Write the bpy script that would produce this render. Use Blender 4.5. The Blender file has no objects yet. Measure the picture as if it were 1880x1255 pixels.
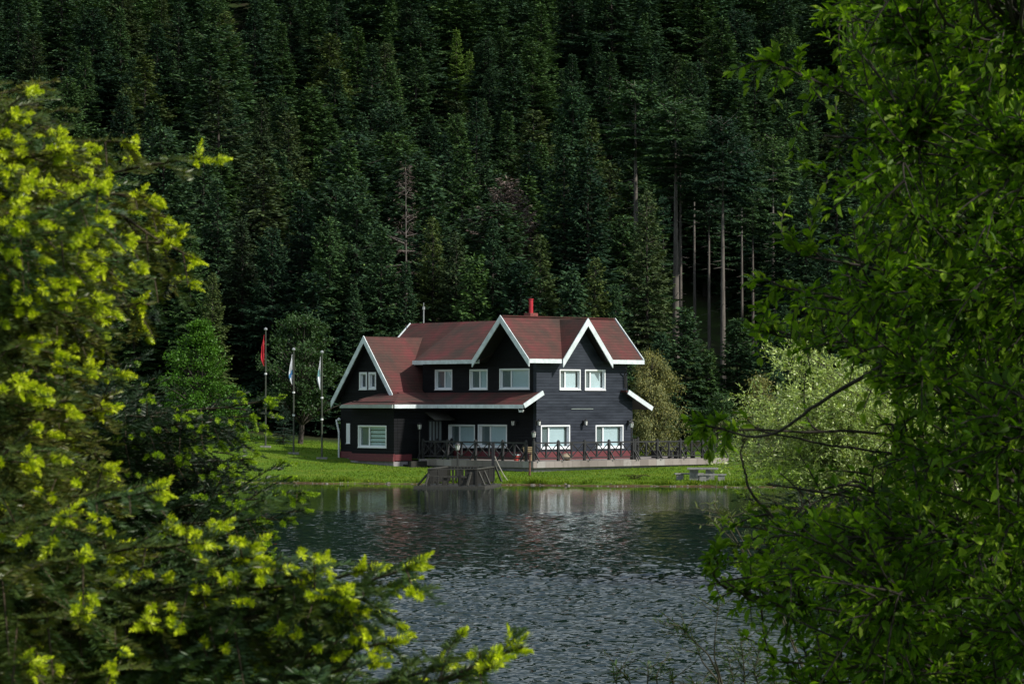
import bpy, math, random
import numpy as np
from mathutils import Vector, Matrix

R = math.radians
scene = bpy.context.scene
COL = scene.collection
rng = np.random.default_rng(7)

# ------------------------------------------------------------------ camera
F = 5222.0                       # focal length in photo pixels (100 mm on 36 mm)
CAMZ = 4.0
PITCH = math.atan((735 - 627.5) / F)
CAM = np.array([0.0, 0.0, CAMZ])
cam_d = bpy.data.cameras.new('camera')
cam_d.lens = 100.0
cam_d.sensor_width = 36.0
cam_d.clip_start = 0.1
cam_d.clip_end = 6000
cam_d.dof.use_dof = True
cam_d.dof.focus_distance = 120.0
cam_d.dof.aperture_fstop = 24.0
cam = bpy.data.objects.new('camera', cam_d)
cam.location = (0, 0, CAMZ)
cam.rotation_euler = (math.pi / 2 + PITCH, 0, 0)
COL.objects.link(cam)
scene.camera = cam


def ray(px, py):
    cx, cy = (px - 940.0) / F, (627.5 - py) / F
    c, s = math.cos(PITCH), math.sin(PITCH)
    d = np.array([cx, c - cy * s, s + cy * c])
    return d / d[1]


def at(px, py, Y):
    return CAM + ray(px, py) * Y


def proj(p):
    d = np.asarray(p, float) - CAM
    c, s = math.cos(PITCH), math.sin(PITCH)
    f = d[1] * c + d[2] * s
    u = -d[1] * s + d[2] * c
    return 940 + F * d[0] / f, 627.5 - F * u / f


# ------------------------------------------------------------------ tagging
def tag(o, label=None, cat=None, group=None, kind=None):
    if label: o['label'] = label
    if cat: o['category'] = cat
    if group: o['group'] = group
    if kind: o['kind'] = kind
    return o


def empty(name, loc=(0, 0, 0), rz=0.0):
    o = bpy.data.objects.new(name, None)
    o.empty_display_size = 0.2
    o.location = loc
    o.rotation_euler = (0, 0, rz)
    COL.objects.link(o)
    return o


# ------------------------------------------------------------------ materials
def new_mat(name):
    m = bpy.data.materials.new(name)
    m.use_nodes = True
    nt = m.node_tree
    return m, nt, nt.nodes['Principled BSDF']


def N(nt, kind, **kw):
    n = nt.nodes.new(kind)
    for k, v in kw.items():
        setattr(n, k, v)
    return n


def ramp(nt, fac, stops):
    r = N(nt, 'ShaderNodeValToRGB')
    el = r.color_ramp.elements
    while len(el) < len(stops):
        el.new(0.5)
    for e, (p, c) in zip(el, stops):
        e.position = p
        e.color = (*c, 1)
    nt.links.new(fac, r.inputs[0])
    return r.outputs[0]


def coords(nt, scale=(1, 1, 1), kind='Object'):
    tc = N(nt, 'ShaderNodeTexCoord')
    mp = N(nt, 'ShaderNodeMapping')
    mp.inputs['Scale'].default_value = scale
    nt.links.new(tc.outputs[kind], mp.inputs[0])
    return mp.outputs[0]


def noise(nt, vec, scale, detail=4, rough=0.55):
    n = N(nt, 'ShaderNodeTexNoise')
    n.inputs['Scale'].default_value = scale
    n.inputs['Detail'].default_value = detail
    n.inputs['Roughness'].default_value = rough
    if vec is not None:
        nt.links.new(vec, n.inputs['Vector'])
    return n.outputs['Fac']


def bump(nt, bsdf, h, strength=0.3, dist=0.02):
    b = N(nt, 'ShaderNodeBump')
    b.inputs['Strength'].default_value = strength
    b.inputs['Distance'].default_value = dist
    nt.links.new(h, b.inputs['Height'])
    nt.links.new(b.outputs[0], bsdf.inputs['Normal'])


def mix(nt, fac, a, b, mode='MIX'):
    m = N(nt, 'ShaderNodeMix', data_type='RGBA', blend_type=mode)
    for sock, v in ((m.inputs[0], fac), (m.inputs[6], a), (m.inputs[7], b)):
        if hasattr(v, 'links'):
            nt.links.new(v, sock)
        elif isinstance(v, (int, float)):
            sock.default_value = v
        else:
            sock.default_value = (*v, 1)
    return m.outputs[2]


def math_n(nt, op, a, b=None):
    m = N(nt, 'ShaderNodeMath', operation=op)
    for i, v in enumerate((a, b)):
        if v is None: continue
        if hasattr(v, 'links'): nt.links.new(v, m.inputs[i])
        else: m.inputs[i].default_value = v
    return m.outputs[0]


def maprange(nt, v, a, b, c=0.0, d=1.0, smooth=True):
    m = N(nt, 'ShaderNodeMapRange')
    if smooth: m.interpolation_type = 'SMOOTHSTEP'
    nt.links.new(v, m.inputs[0])
    for i, x in enumerate((a, b, c, d)):
        m.inputs[i + 1].default_value = x
    return m.outputs[0]


def simple(name, col, rough=0.6, var=0.25, scale=6.0, stretch=(1, 1, 1), metal=0.0, bmp=0.15):
    m, nt, b = new_mat(name)
    v = coords(nt, stretch)
    n = noise(nt, v, scale)
    lo = tuple(c * (1 - var) for c in col)
    hi = tuple(min(1, c * (1 + var)) for c in col)
    nt.links.new(ramp(nt, n, [(0.3, lo), (0.7, hi)]), b.inputs['Base Color'])
    b.inputs['Roughness'].default_value = rough
    b.inputs['Metallic'].default_value = metal
    if bmp: bump(nt, b, n, bmp, 0.01)
    return m


def mat_siding(name, lo, hi, rough=0.55):
    m, nt, b = new_mat(name)
    tc = N(nt, 'ShaderNodeTexCoord')
    sp = N(nt, 'ShaderNodeSeparateXYZ')
    nt.links.new(tc.outputs['Object'], sp.inputs[0])
    z = math_n(nt, 'MULTIPLY', sp.outputs[2], 1 / 0.155)
    fl = math_n(nt, 'FLOOR', z)
    fr = math_n(nt, 'FRACT', z)
    cb = N(nt, 'ShaderNodeCombineXYZ')
    nt.links.new(math_n(nt, 'MULTIPLY', sp.outputs[0], 0.35), cb.inputs[0])
    nt.links.new(math_n(nt, 'MULTIPLY', sp.outputs[1], 0.35), cb.inputs[1])
    nt.links.new(math_n(nt, 'MULTIPLY', fl, 3.7), cb.inputs[2])
    n = noise(nt, cb.outputs[0], 1.6, 3)
    v2 = coords(nt, (1.5, 1.5, 30))
    n2 = noise(nt, v2, 1.0, 5)
    col = ramp(nt, math_n(nt, 'ADD', math_n(nt, 'MULTIPLY', n, 0.65), math_n(nt, 'MULTIPLY', n2, 0.35)), [(0.34, lo), (0.66, hi)])
    gap = maprange(nt, fr, 0.0, 0.13, 0.0, 1.0)
    col = mix(nt, gap, tuple(c * 0.35 for c in lo), col)
    nt.links.new(col, b.inputs['Base Color'])
    b.inputs['Roughness'].default_value = rough
    b.inputs['Specular IOR Level'].default_value = 0.15
    bump(nt, b, gap, 0.6, 0.02)
    return m


def mat_shingle():
    m, nt, b = new_mat('red_shingles')
    tc = N(nt, 'ShaderNodeTexCoord')
    sp = N(nt, 'ShaderNodeSeparateXYZ')
    nt.links.new(tc.outputs['Object'], sp.inputs[0])
    z = math_n(nt, 'MULTIPLY', sp.outputs[2], 1 / 0.15)
    fl = math_n(nt, 'FLOOR', z)
    fr = math_n(nt, 'FRACT', z)
    off = math_n(nt, 'MULTIPLY', fl, 0.5)
    ab = math_n(nt, 'ADD', math_n(nt, 'ADD', sp.outputs[0], sp.outputs[1]), math_n(nt, 'MULTIPLY', off, 0.3))
    tab = math_n(nt, 'FLOOR', math_n(nt, 'MULTIPLY', ab, 3.3))
    cb = N(nt, 'ShaderNodeCombineXYZ')
    nt.links.new(tab, cb.inputs[0]); nt.links.new(fl, cb.inputs[1])
    wn = N(nt, 'ShaderNodeTexWhiteNoise', noise_dimensions='2D')
    nt.links.new(cb.outputs[0], wn.inputs[0])
    v = coords(nt)
    big = noise(nt, v, 0.6, 5, 0.62)
    v3 = coords(nt, (1, 1, 4))
    st = noise(nt, v3, 2.2, 4)
    c0 = ramp(nt, big, [(0.36, (0.046, 0.034, 0.028)), (0.50, (0.084, 0.036, 0.031)), (0.64, (0.125, 0.031, 0.033))])
    c1 = mix(nt, math_n(nt, 'MULTIPLY', wn.outputs[0], 0.32), c0, (0.05, 0.018, 0.018))
    c2 = mix(nt, maprange(nt, st, 0.55, 0.8, 0.0, 0.5), c1, (0.05, 0.045, 0.03))
    line = maprange(nt, fr, 0.0, 0.30, 0.35, 1.0)
    c3 = mix(nt, line, (0.02, 0.008, 0.008), c2)
    nt.links.new(c3, b.inputs['Base Color'])
    b.inputs['Roughness'].default_value = 0.8
    b.inputs['Specular IOR Level'].default_value = 0.25
    bump(nt, b, math_n(nt, 'ADD', fr, math_n(nt, 'MULTIPLY', wn.outputs[0], 0.5)), 0.5, 0.02)
    return m


def mat_foliage(name, stops, rough=0.5, trans=0.25, var=0.5, spec=0.35, tcol=(1.3, 1.25, 0.5), gloss_var=False, hue=None):
    """leaf / needle material: colour from the per-vertex attribute 'tone' and from each plant's own random value"""
    m, nt, b = new_mat(name)
    at_ = N(nt, 'ShaderNodeAttribute', attribute_name='tone')
    col = ramp(nt, at_.outputs['Fac'], stops)
    oi = N(nt, 'ShaderNodeObjectInfo')
    if hue:
        tint = ramp(nt, oi.outputs['Random'], hue)
        col = mix(nt, 1.0, col, tint, 'MULTIPLY')
    geo = N(nt, 'ShaderNodeNewGeometry')
    isl = maprange(nt, geo.outputs['Random Per Island'], 0, 1, 1 - var, 1 + var, False)
    hs = N(nt, 'ShaderNodeHueSaturation')
    nt.links.new(isl, hs.inputs['Value'])
    nt.links.new(col, hs.inputs['Color'])
    col = hs.outputs[0]
    nt.links.new(col, b.inputs['Base Color'])
    b.inputs['Roughness'].default_value = rough
    b.inputs['Specular IOR Level'].default_value = spec
    tr = N(nt, 'ShaderNodeBsdfTranslucent')
    nt.links.new(mix(nt, 1.0, col, tcol, 'MULTIPLY'), tr.inputs[0])
    ms = N(nt, 'ShaderNodeMixShader')
    ms.inputs[0].default_value = trans
    nt.links.new(b.outputs[0], ms.inputs[1])
    nt.links.new(tr.outputs[0], ms.inputs[2])
    out = nt.nodes['Material Output']
    nt.links.new(ms.outputs[0], out.inputs['Surface'])
    return m


M = {}
M['shingle'] = mat_shingle()
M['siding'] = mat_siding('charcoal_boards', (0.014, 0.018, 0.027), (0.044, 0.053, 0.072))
M['siding_shaded'] = mat_siding('shaded_boards', (0.004, 0.0046, 0.006), (0.009, 0.0105, 0.0135), 0.7)  # same cladding as the charcoal boards, with the walls' shade put into the colour
M['soffit'] = simple('soffit_wood', (0.010, 0.010, 0.010), 0.7)
M['white'] = simple('white_paint', (0.58, 0.66, 0.70), 0.5, 0.20, 3.5, (1, 1, 1), bmp=0.05)
M['frame'] = simple('window_white', (0.74, 0.78, 0.82), 0.4, 0.04, 2.0, bmp=0)
M['gutter'] = simple('grey_gutter', (0.30, 0.36, 0.34), 0.45, 0.15, 3)
M['red_base'] = simple('red_painted_boards', (0.11, 0.020, 0.026), 0.6, 0.3, 4, (1, 1, 8))
M['plinth'] = simple('grey_plinth', (0.24, 0.23, 0.25), 0.85, 0.25, 3)
M['black_wood'] = simple('black_stained_wood', (0.016, 0.017, 0.020), 0.6, 0.4, 8, (1, 1, 1))
M['metal_black'] = simple('black_metal', (0.014, 0.014, 0.016), 0.45, 0.2, 5, metal=0.0)
M['metal_grey'] = simple('grey_steel', (0.42, 0.44, 0.45), 0.35, 0.2, 4, metal=0.6)
M['white_pipe'] = simple('white_pipe', (0.62, 0.66, 0.68), 0.4, 0.1, 4)
M['red_pipe'] = simple('red_pipe', (0.42, 0.02, 0.035), 0.4, 0.15, 4)
M['brick'] = simple('red_brick', (0.20, 0.05, 0.045), 0.8, 0.35, 9)
M['lamp_glass'] = simple('lamp_glass', (0.75, 0.78, 0.78), 0.2, 0.05, 3, bmp=0)
M['weathered'] = simple('weathered_wood', (0.014, 0.014, 0.012), 0.75, 0.5, 5, (1, 1, 4))
M['weathered_pale'] = simple('pale_weathered_wood', (0.040, 0.040, 0.034), 0.75, 0.4, 5, (3, 1, 3))
M['concrete'] = simple('concrete', (0.21, 0.21, 0.21), 0.85, 0.35, 7, bmp=0.3)
M['rust'] = simple('rusty_brown', (0.12, 0.055, 0.04), 0.8, 0.4, 7)
M['rope'] = simple('rope', (0.45, 0.43, 0.38), 0.9, 0.2, 10)
M['beige'] = simple('beige_wood', (0.30, 0.24, 0.14), 0.6, 0.2, 6)
M['clay'] = simple('red_plastic', (0.40, 0.06, 0.05), 0.6, 0.2, 6)
M['tan'] = simple('tan_cloth', (0.30, 0.25, 0.18), 0.9, 0.2, 6)
M['trunk'] = simple('fir_bark', (0.10, 0.085, 0.075), 0.9, 0.45, 3.0, (3, 3, 0.6), bmp=0.4)
M['trunk_dark'] = simple('dark_bark', (0.022, 0.018, 0.014), 0.9, 0.45, 9.0, (2, 2, 1), bmp=0.5)
M['trunk_pale'] = simple('pale_bark', (0.105, 0.095, 0.085), 0.9, 0.4, 2.0, (3, 3, 0.5), bmp=0.4)
M['snag'] = simple('bleached_wood', (0.11, 0.10, 0.092), 0.8, 0.3, 5)
M['twig'] = simple('brown_twig', (0.048, 0.033, 0.018), 0.85, 0.4, 25)
M['stem'] = simple('green_brown_stem', (0.05, 0.045, 0.025), 0.8, 0.4, 25)


def mat_slab():
    m, nt, b = new_mat('stone_slab_edge')
    tc = N(nt, 'ShaderNodeTexCoord')
    sp = N(nt, 'ShaderNodeSeparateXYZ')
    nt.links.new(tc.outputs['Object'], sp.inputs[0])
    u = math_n(nt, 'MULTIPLY', math_n(nt, 'ADD', sp.outputs[0], sp.outputs[1]), 1 / 0.62)
    fl, fr = math_n(nt, 'FLOOR', u), math_n(nt, 'FRACT', u)
    wn = N(nt, 'ShaderNodeTexWhiteNoise', noise_dimensions='1D')
    nt.links.new(fl, wn.inputs['W'])
    base = ramp(nt, wn.outputs[0], [(0.0, (0.17, 0.148, 0.140)), (0.5, (0.235, 0.208, 0.198)), (0.85, (0.27, 0.245, 0.235)), (1.0, (0.34, 0.35, 0.35))])
    v = coords(nt, (2, 2, 1))
    st = noise(nt, v, 1.6, 6, 0.65)
    c = mix(nt, maprange(nt, st, 0.5, 0.75, 0, 0.6), base, (0.12, 0.105, 0.095))
    c = mix(nt, maprange(nt, fr, 0.0, 0.05, 0.0, 1.0), (0.09, 0.08, 0.075), c)
    nt.links.new(c, b.inputs['Base Color'])
    b.inputs['Roughness'].default_value = 0.85
    return m


M['slab'] = mat_slab()


def mat_glass():
    m, nt, b = new_mat('window_glass')
    nt.nodes.remove(b)
    tr = N(nt, 'ShaderNodeBsdfTransparent')
    tr.inputs[0].default_value = (0.89, 0.93, 0.94, 1)
    gl = N(nt, 'ShaderNodeBsdfGlossy')
    gl.inputs['Roughness'].default_value = 0.03
    lw = N(nt, 'ShaderNodeLayerWeight')
    lw.inputs['Blend'].default_value = 0.5
    fac = math_n(nt, 'ADD', math_n(nt, 'MULTIPLY', math_n(nt, 'POWER', lw.outputs['Facing'], 4.0), 0.8), 0.05)
    ms = N(nt, 'ShaderNodeMixShader')
    nt.links.new(fac, ms.inputs[0])
    nt.links.new(tr.outputs[0], ms.inputs[1])
    nt.links.new(gl.outputs[0], ms.inputs[2])
    nt.links.new(ms.outputs[0], nt.nodes['Material Output'].inputs['Surface'])
    return m


M['glass'] = mat_glass()
M['blind'] = simple('pale_blind', (0.60, 0.69, 0.73), 0.8, 0.06, 1.2, bmp=0)
M['screen'] = simple('grey_screen', (0.16, 0.19, 0.20), 0.8, 0.12, 40, (1, 1, 0.1), bmp=0)
M['room'] = simple('dim_room', (0.03, 0.04, 0.045), 0.9, 0.3, 2, bmp=0)
M['curtain'] = simple('grey_curtain', (0.10, 0.11, 0.13), 0.9, 0.3, 30, (1, 1, 0.05), bmp=0)


# ------------------------------------------------------------------ array mesh accumulator
def unit(v):
    v = np.asarray(v, float)
    return v / np.maximum(np.linalg.norm(v, axis=-1, keepdims=True), 1e-9)


UP = np.array([0, 0, 1.0])


class Acc:
    def __init__(s):
        s.v, s.l, s.t, s.a, s.mi, s.n = [], [], [], [], [], 0

    def add(s, verts, faces, tone=0.5, mi=0):
        """verts (n,3); faces (m,k)"""
        verts = np.asarray(verts, float).reshape(-1, 3)
        faces = np.asarray(faces, int)
        s.v.append(verts)
        s.l.append((faces + s.n).ravel())
        s.t.append(np.full(len(faces), faces.shape[1]))
        s.mi.append(np.full(len(faces), mi))
        s.a.append(np.broadcast_to(np.asarray(tone, float), (len(verts),)).copy())
        s.n += len(verts)

    def tube(s, pts, rad, sides=6, tone=0.5, cap=True, mi=0):
        pts = np.asarray(pts, float)
        n = len(pts)
        rad = np.broadcast_to(np.asarray(rad, float), (n,))
        tan = unit(np.gradient(pts, axis=0))
        ref = np.where(np.abs(tan[:, 2:3]) > 0.9, np.array([[1.0, 0, 0]]), np.array([[0, 0, 1.0]]))
        u = unit(np.cross(tan, ref))
        w = np.cross(tan, u)
        an = np.linspace(0, 2 * np.pi, sides, endpoint=False)
        ring = pts[:, None] + rad[:, None, None] * (np.cos(an)[None, :, None] * u[:, None] + np.sin(an)[None, :, None] * w[:, None])
        idx = np.arange(n * sides).reshape(n, sides)
        a, b = idx[:-1], idx[1:]
        f = np.stack([a, np.roll(a, -1, 1), np.roll(b, -1, 1), b], -1).reshape(-1, 4)
        s.add(ring.reshape(-1, 3), f, tone, mi)
        if cap and sides > 2:
            s.add(ring[-1], [list(range(sides))], tone, mi)
            s.add(ring[0], [list(range(sides))[::-1]], tone, mi)

    def blades(s, p, d, side, ln, wd, tone, mid=0.5, mi=0):
        """diamond blades: p base (n,3), d direction, side unit, ln, wd arrays"""
        n = len(p)
        ln = np.broadcast_to(ln, (n,))[:, None]; wd = np.broadcast_to(wd, (n,))[:, None]
        m = p + d * ln * mid
        V = np.stack([p, m + side * wd * .5, p + d * ln, m - side * wd * .5], 1)
        s.add(V.reshape(-1, 3), np.arange(n * 4).reshape(n, 4), np.repeat(np.broadcast_to(tone, (n,)), 4), mi)

    def leaves(s, p, d, nrm, ln, wd, tone, curl=0.18, fold=0.22):
        """elliptic folded leaf blades with a curved midrib"""
        n = len(p)
        ln = np.broadcast_to(ln, (n,))[:, None]; wd = np.broadcast_to(wd, (n,))[:, None]
        side = unit(np.cross(d, nrm))
        nn = np.cross(side, d)
        cu = np.broadcast_to(curl, (n,))[:, None] * ln
        pt = lambda t, w, h: p + d * ln * t + side * wd * w + nn * (h * wd) - nn * cu * t * t
        V = np.stack([pt(0, 0, 0), pt(.33, .42, fold), pt(.70, .36, fold), pt(1, 0, 0), pt(.70, -.36, fold), pt(.33, -.42, fold), pt(.33, 0, 0), pt(.70, 0, 0)], 1)
        b = (np.arange(n) * 8)[:, None]
        tn = np.repeat(np.broadcast_to(tone, (n,)), 8)
        base = s.n
        quads = np.concatenate([b + [6, 7, 2, 1], b + [5, 4, 7, 6]])
        tris = np.concatenate([b + [0, 6, 1], b + [7, 3, 2], b + [0, 5, 6], b + [4, 3, 7]])
        s.add(V.reshape(-1, 3), quads, tn)
        s.l.append((tris + base).ravel()); s.t.append(np.full(len(tris), 3)); s.mi.append(np.zeros(len(tris), int))

    def mesh(s, name, mats, smooth=False):
        me = bpy.data.meshes.new(name)
        V = np.concatenate(s.v); L = np.concatenate(s.l); T = np.concatenate(s.t)
        me.vertices.add(len(V)); me.vertices.foreach_set('co', V.ravel())
        me.loops.add(len(L)); me.loops.foreach_set('vertex_index', L.astype(np.int32))
        me.polygons.add(len(T))
        st = np.concatenate([[0], np.cumsum(T)[:-1]])
        me.polygons.foreach_set('loop_start', st.astype(np.int32))
        me.polygons.foreach_set('loop_total', T.astype(np.int32))
        me.polygons.foreach_set('material_index', np.concatenate(s.mi).astype(np.int32))
        me.polygons.foreach_set('use_smooth', np.full(len(T), bool(smooth)))
        at_ = me.attributes.new('tone', 'FLOAT', 'POINT')
        at_.data.foreach_set('value', np.concatenate(s.a).astype(np.float32))
        for m in (mats if isinstance(mats, (list, tuple)) else [mats]):
            me.materials.append(m)
        me.update(calc_edges=True)
        return me

    def build(s, name, mats, parent=None, smooth=False):
        o = bpy.data.objects.new(name, s.mesh(name, mats, smooth))
        COL.objects.link(o)
        if parent is not None: o.parent = parent
        return o


class MB(Acc):
    """hard-surface helpers on top of the accumulator"""
    def box(s, c, size, rz=0.0, mi=0):
        x, y, z = np.array(size) / 2
        V = np.array([[-x, -y, -z], [x, -y, -z], [x, y, -z], [-x, y, -z], [-x, -y, z], [x, -y, z], [x, y, z], [-x, y, z]])
        cs, sn = math.cos(rz), math.sin(rz)
        V = np.stack([V[:, 0] * cs - V[:, 1] * sn, V[:, 0] * sn + V[:, 1] * cs, V[:, 2]], 1) + np.array(c)
        s.add(V, [[0, 3, 2, 1], [4, 5, 6, 7], [0, 1, 5, 4], [1, 2, 6, 5], [2, 3, 7, 6], [3, 0, 4, 7]], mi=mi)

    def span(s, lo, hi, mi=0):
        lo, hi = np.array(lo, float), np.array(hi, float)
        s.box((lo + hi) / 2, np.abs(hi - lo), mi=mi)

    def bar(s, p, q, w, h, up=(0, 0, 1), mi=0):
        """rectangular bar from p to q: w across, h along the up direction"""
        p, q = np.array(p, float), np.array(q, float)
        t = unit(q - p)
        r = unit(np.cross(t, up)); u = np.cross(r, t)
        V = [b + r * sx * w / 2 + u * sz * h / 2 for b in (p, q) for sx, sz in ((-1, -1), (1, -1), (1, 1), (-1, 1))]
        s.add(V, [[0, 3, 2, 1], [4, 5, 6, 7], [0, 1, 5, 4], [1, 2, 6, 5], [2, 3, 7, 6], [3, 0, 4, 7]], mi=mi)

    def prism(s, top, vec, mi_bottom=0, mi=0):
        """polygon (list of 3-D points) extruded by vec"""
        top = np.array(top, float); n = len(top)
        nrm = np.zeros(3)
        for i in range(n):
            nrm += np.cross(top[i], top[(i + 1) % n])
        if np.dot(nrm, vec) > 0: top = top[::-1]
        bot = top + np.array(vec, float)
        s.add(top, [list(range(n))], mi=mi)
        s.add(bot, [list(range(n))[::-1]], mi=mi_bottom)
        V = np.concatenate([top, bot])
        s.add(V, [[i, n + i, n + (i + 1) % n, (i + 1) % n] for i in range(n)], mi=mi)

    def poly(s, pts, mi=0):
        s.add(pts, [list(range(len(pts)))], mi=mi)


# ------------------------------------------------------------------ light, sky
SUN_EL = R(39)
sh = np.array([0.88, -0.475]); sh = sh / np.linalg.norm(sh)
S = np.array([sh[0] * math.cos(SUN_EL), sh[1] * math.cos(SUN_EL), math.sin(SUN_EL)])
sd = bpy.data.lights.new('sun', 'SUN')
sd.energy = 4.0
sd.angle = R(1.5)
sd.color = (1.0, 0.93, 0.82)
sun = bpy.data.objects.new('sun', sd)
sun.rotation_euler = Vector(-S).to_track_quat('-Z', 'Y').to_euler()
sun.location = (60, -20, 80)
COL.objects.link(sun)
w = bpy.data.worlds.new('World')
scene.world = w
w.use_nodes = True
nt = w.node_tree
sky = N(nt, 'ShaderNodeTexSky', sky_type='NISHITA')
sky.sun_disc = False
sky.sun_elevation = SUN_EL
sky.sun_rotation = math.atan2(S[0], S[1])
sky.altitude = 800
sky.dust_density = 1.5
tcw = N(nt, 'ShaderNodeTexCoord')
mpw = N(nt, 'ShaderNodeMapping')
mpw.inputs['Scale'].default_value = (1.0, 1.0, 2.4)
nt.links.new(tcw.outputs['Generated'], mpw.inputs[0])
cl = noise(nt, mpw.outputs[0], 2.6, 6, 0.6)
cloud = ramp(nt, cl, [(0.30, (2.2, 2.6, 2.9)), (0.75, (6.4, 7.0, 7.2))])
skyc = mix(nt, maprange(nt, cl, 0.36, 0.58, 0.25, 0.95), sky.outputs[0], cloud)
nt.links.new(skyc, nt.nodes['Background'].inputs[0])
nt.nodes['Background'].inputs[1].default_value = 0.105

vs = scene.view_settings
vs.view_transform = 'Standard'
vs.look = 'None'
vs.exposure = 0.42
vs.gamma = 1.0

# ------------------------------------------------------------------ terrain
def sstep(x):
    x = np.clip(x, 0, 1)
    return x * x * (3 - 2 * x)


def y_far(x):
    return 134.6 + np.maximum(0, -x) * 0.33 - 0.28 * np.clip(x, 0, 10) - np.maximum(0, x - 10) * 0.06 + 0.35 * np.sin(x * 0.9 + 1) + 0.2 * np.sin(x * 2.3)


def x_right(y):
    return 9.2 + np.maximum(0, y - 62) * 0.42 - np.maximum(0, 60 - y) * 0.03 + 0.4 * np.sin(y * 0.35)


_hy = np.array([0, 164, 185, 200, 225, 260, 320, 420, 520, 700, 2000.])
_hs = np.array([0, 0, .10, .16, .26, .34, .40, .42, .34, .12, 0.0])
_yy = np.linspace(0, 2000, 4001)
_hz = np.concatenate([[0], np.cumsum(np.interp(_yy, _hy, _hs)[:-1] * 0.5)])


def land(x, y):
    lawn = 0.21 + 0.018 * np.maximum(0, np.minimum(y, 172) - 140) + 0.06 * np.maximum(0, -x - 5) * np.clip((y - 142) / 18, 0, 1.3) * (y < 400)
    lawn = np.minimum(lawn, 3.2)
    hill = np.interp(y, _yy, _hz)
    bumps = (0.5 * np.sin(x * 0.11 + y * 0.07) + 0.4 * np.sin(x * 0.23 - y * 0.13)) * np.clip((y - 185) / 40, 0, 2.0)
    return lawn + hill * (1 + 0.0012 * np.clip(x, -100, 100)) + bumps


def ground_z(x, y):
    x, y = np.asarray(x, float), np.asarray(y, float)
    d = np.minimum.reduce([y_far(x) - y, y - (21.5 + 0.5 * np.sin(x * 0.8)), x_right(y) - x, x + 75])
    zl = land(x, y)
    near = y < 45
    zl = np.where(near, 2.3 + 0.12 * np.sin(x * 1.3) * np.sin(y * 0.9), zl)
    rb = (~near) & (x > x_right(y)) & (y < 128)
    zl = np.where(rb, np.maximum(zl, 0.7), zl)
    wd = np.where(near, 9.5, np.where(rb, 4.0, 1.3))
    zz = zl * sstep(-d / wd)
    far = (~near) & (~rb)
    zz = np.where(far, zl * (0.45 * sstep(-d / 0.35) + 0.55 * sstep(-d / 2.5)), zz)
    return np.where(d > 0, -np.minimum(1.6, 0.22 * d), zz)


xs = np.unique(np.concatenate([np.linspace(-900, -80, 22), np.linspace(-80, -30, 40), np.arange(-30, 40, 0.6), np.linspace(40, 120, 50), np.linspace(120, 900, 20)]))
ys = np.unique(np.concatenate([np.linspace(-300, -20, 12), np.arange(-20, 30, 0.7), np.linspace(30, 125, 70), np.arange(125, 172, 0.4), np.arange(172, 420, 3.0), np.linspace(420, 1800, 40)]))
GX, GY = np.meshgrid(xs, ys)
GZ = ground_z(GX, GY)
g = Acc()
ny, nx = GX.shape
idx = np.arange(nx * ny).reshape(ny, nx)
gf = np.stack([idx[:-1, :-1], idx[:-1, 1:], idx[1:, 1:], idx[1:, :-1]], -1).reshape(-1, 4)
g.add(np.stack([GX, GY, GZ], -1).reshape(-1, 3), gf)


def mat_ground():
    m, nt, b = new_mat('ground_cover')
    geo = N(nt, 'ShaderNodeNewGeometry')
    sp = N(nt, 'ShaderNodeSeparateXYZ')
    nt.links.new(geo.outputs['Position'], sp.inputs[0])
    n1 = noise(nt, geo.outputs['Position'], 0.35, 5)
    n2 = noise(nt, geo.outputs['Position'], 3.0, 5, 0.7)
    grass = ramp(nt, n2, [(0.3, (0.050, 0.105, 0.006)), (0.7, (0.085, 0.155, 0.011))])
    n3 = noise(nt, geo.outputs['Position'], 0.9, 4)
    grass = mix(nt, maprange(nt, n1, 0.45, 0.7, 0, 0.6), grass, (0.11, 0.145, 0.014))
    grass = mix(nt, maprange(nt, n3, 0.56, 0.72, 0, 0.65), grass, (0.030, 0.070, 0.006))
    grass = mix(nt, maprange(nt, n3, 0.40, 0.28, 0, 0.35), grass, (0.10, 0.085, 0.030))
    floor = ramp(nt, n1, [(0.35, (0.022, 0.020, 0.012)), (0.52, (0.020, 0.032, 0.010)), (0.7, (0.030, 0.055, 0.012))])
    yv = math_n(nt, 'ADD', sp.outputs[1], math_n(nt, 'MULTIPLY', math_n(nt, 'SUBTRACT', n1, 0.5), 9.0))
    c = mix(nt, maprange(nt, yv, 171, 176), grass, floor)
    mud = ramp(nt, n2, [(0.3, (0.045, 0.030, 0.016)), (0.7, (0.10, 0.060, 0.032))])
    zz = math_n(nt, 'ADD', sp.outputs[2], math_n(nt, 'MULTIPLY', math_n(nt, 'SUBTRACT', n1, 0.5), 0.30))
    c = mix(nt, maprange(nt, zz, 0.00, 0.09), mud, c)
    nt.links.new(c, b.inputs['Base Color'])
    b.inputs['Roughness'].default_value = 0.95
    b.inputs['Specular IOR Level'].default_value = 0.1
    bump(nt, b, n2, 0.5, 0.08)
    return m


ground = g.build('ground', mat_ground(), None, True)
tag(ground, kind='structure')


WAVE = 0.042


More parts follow.
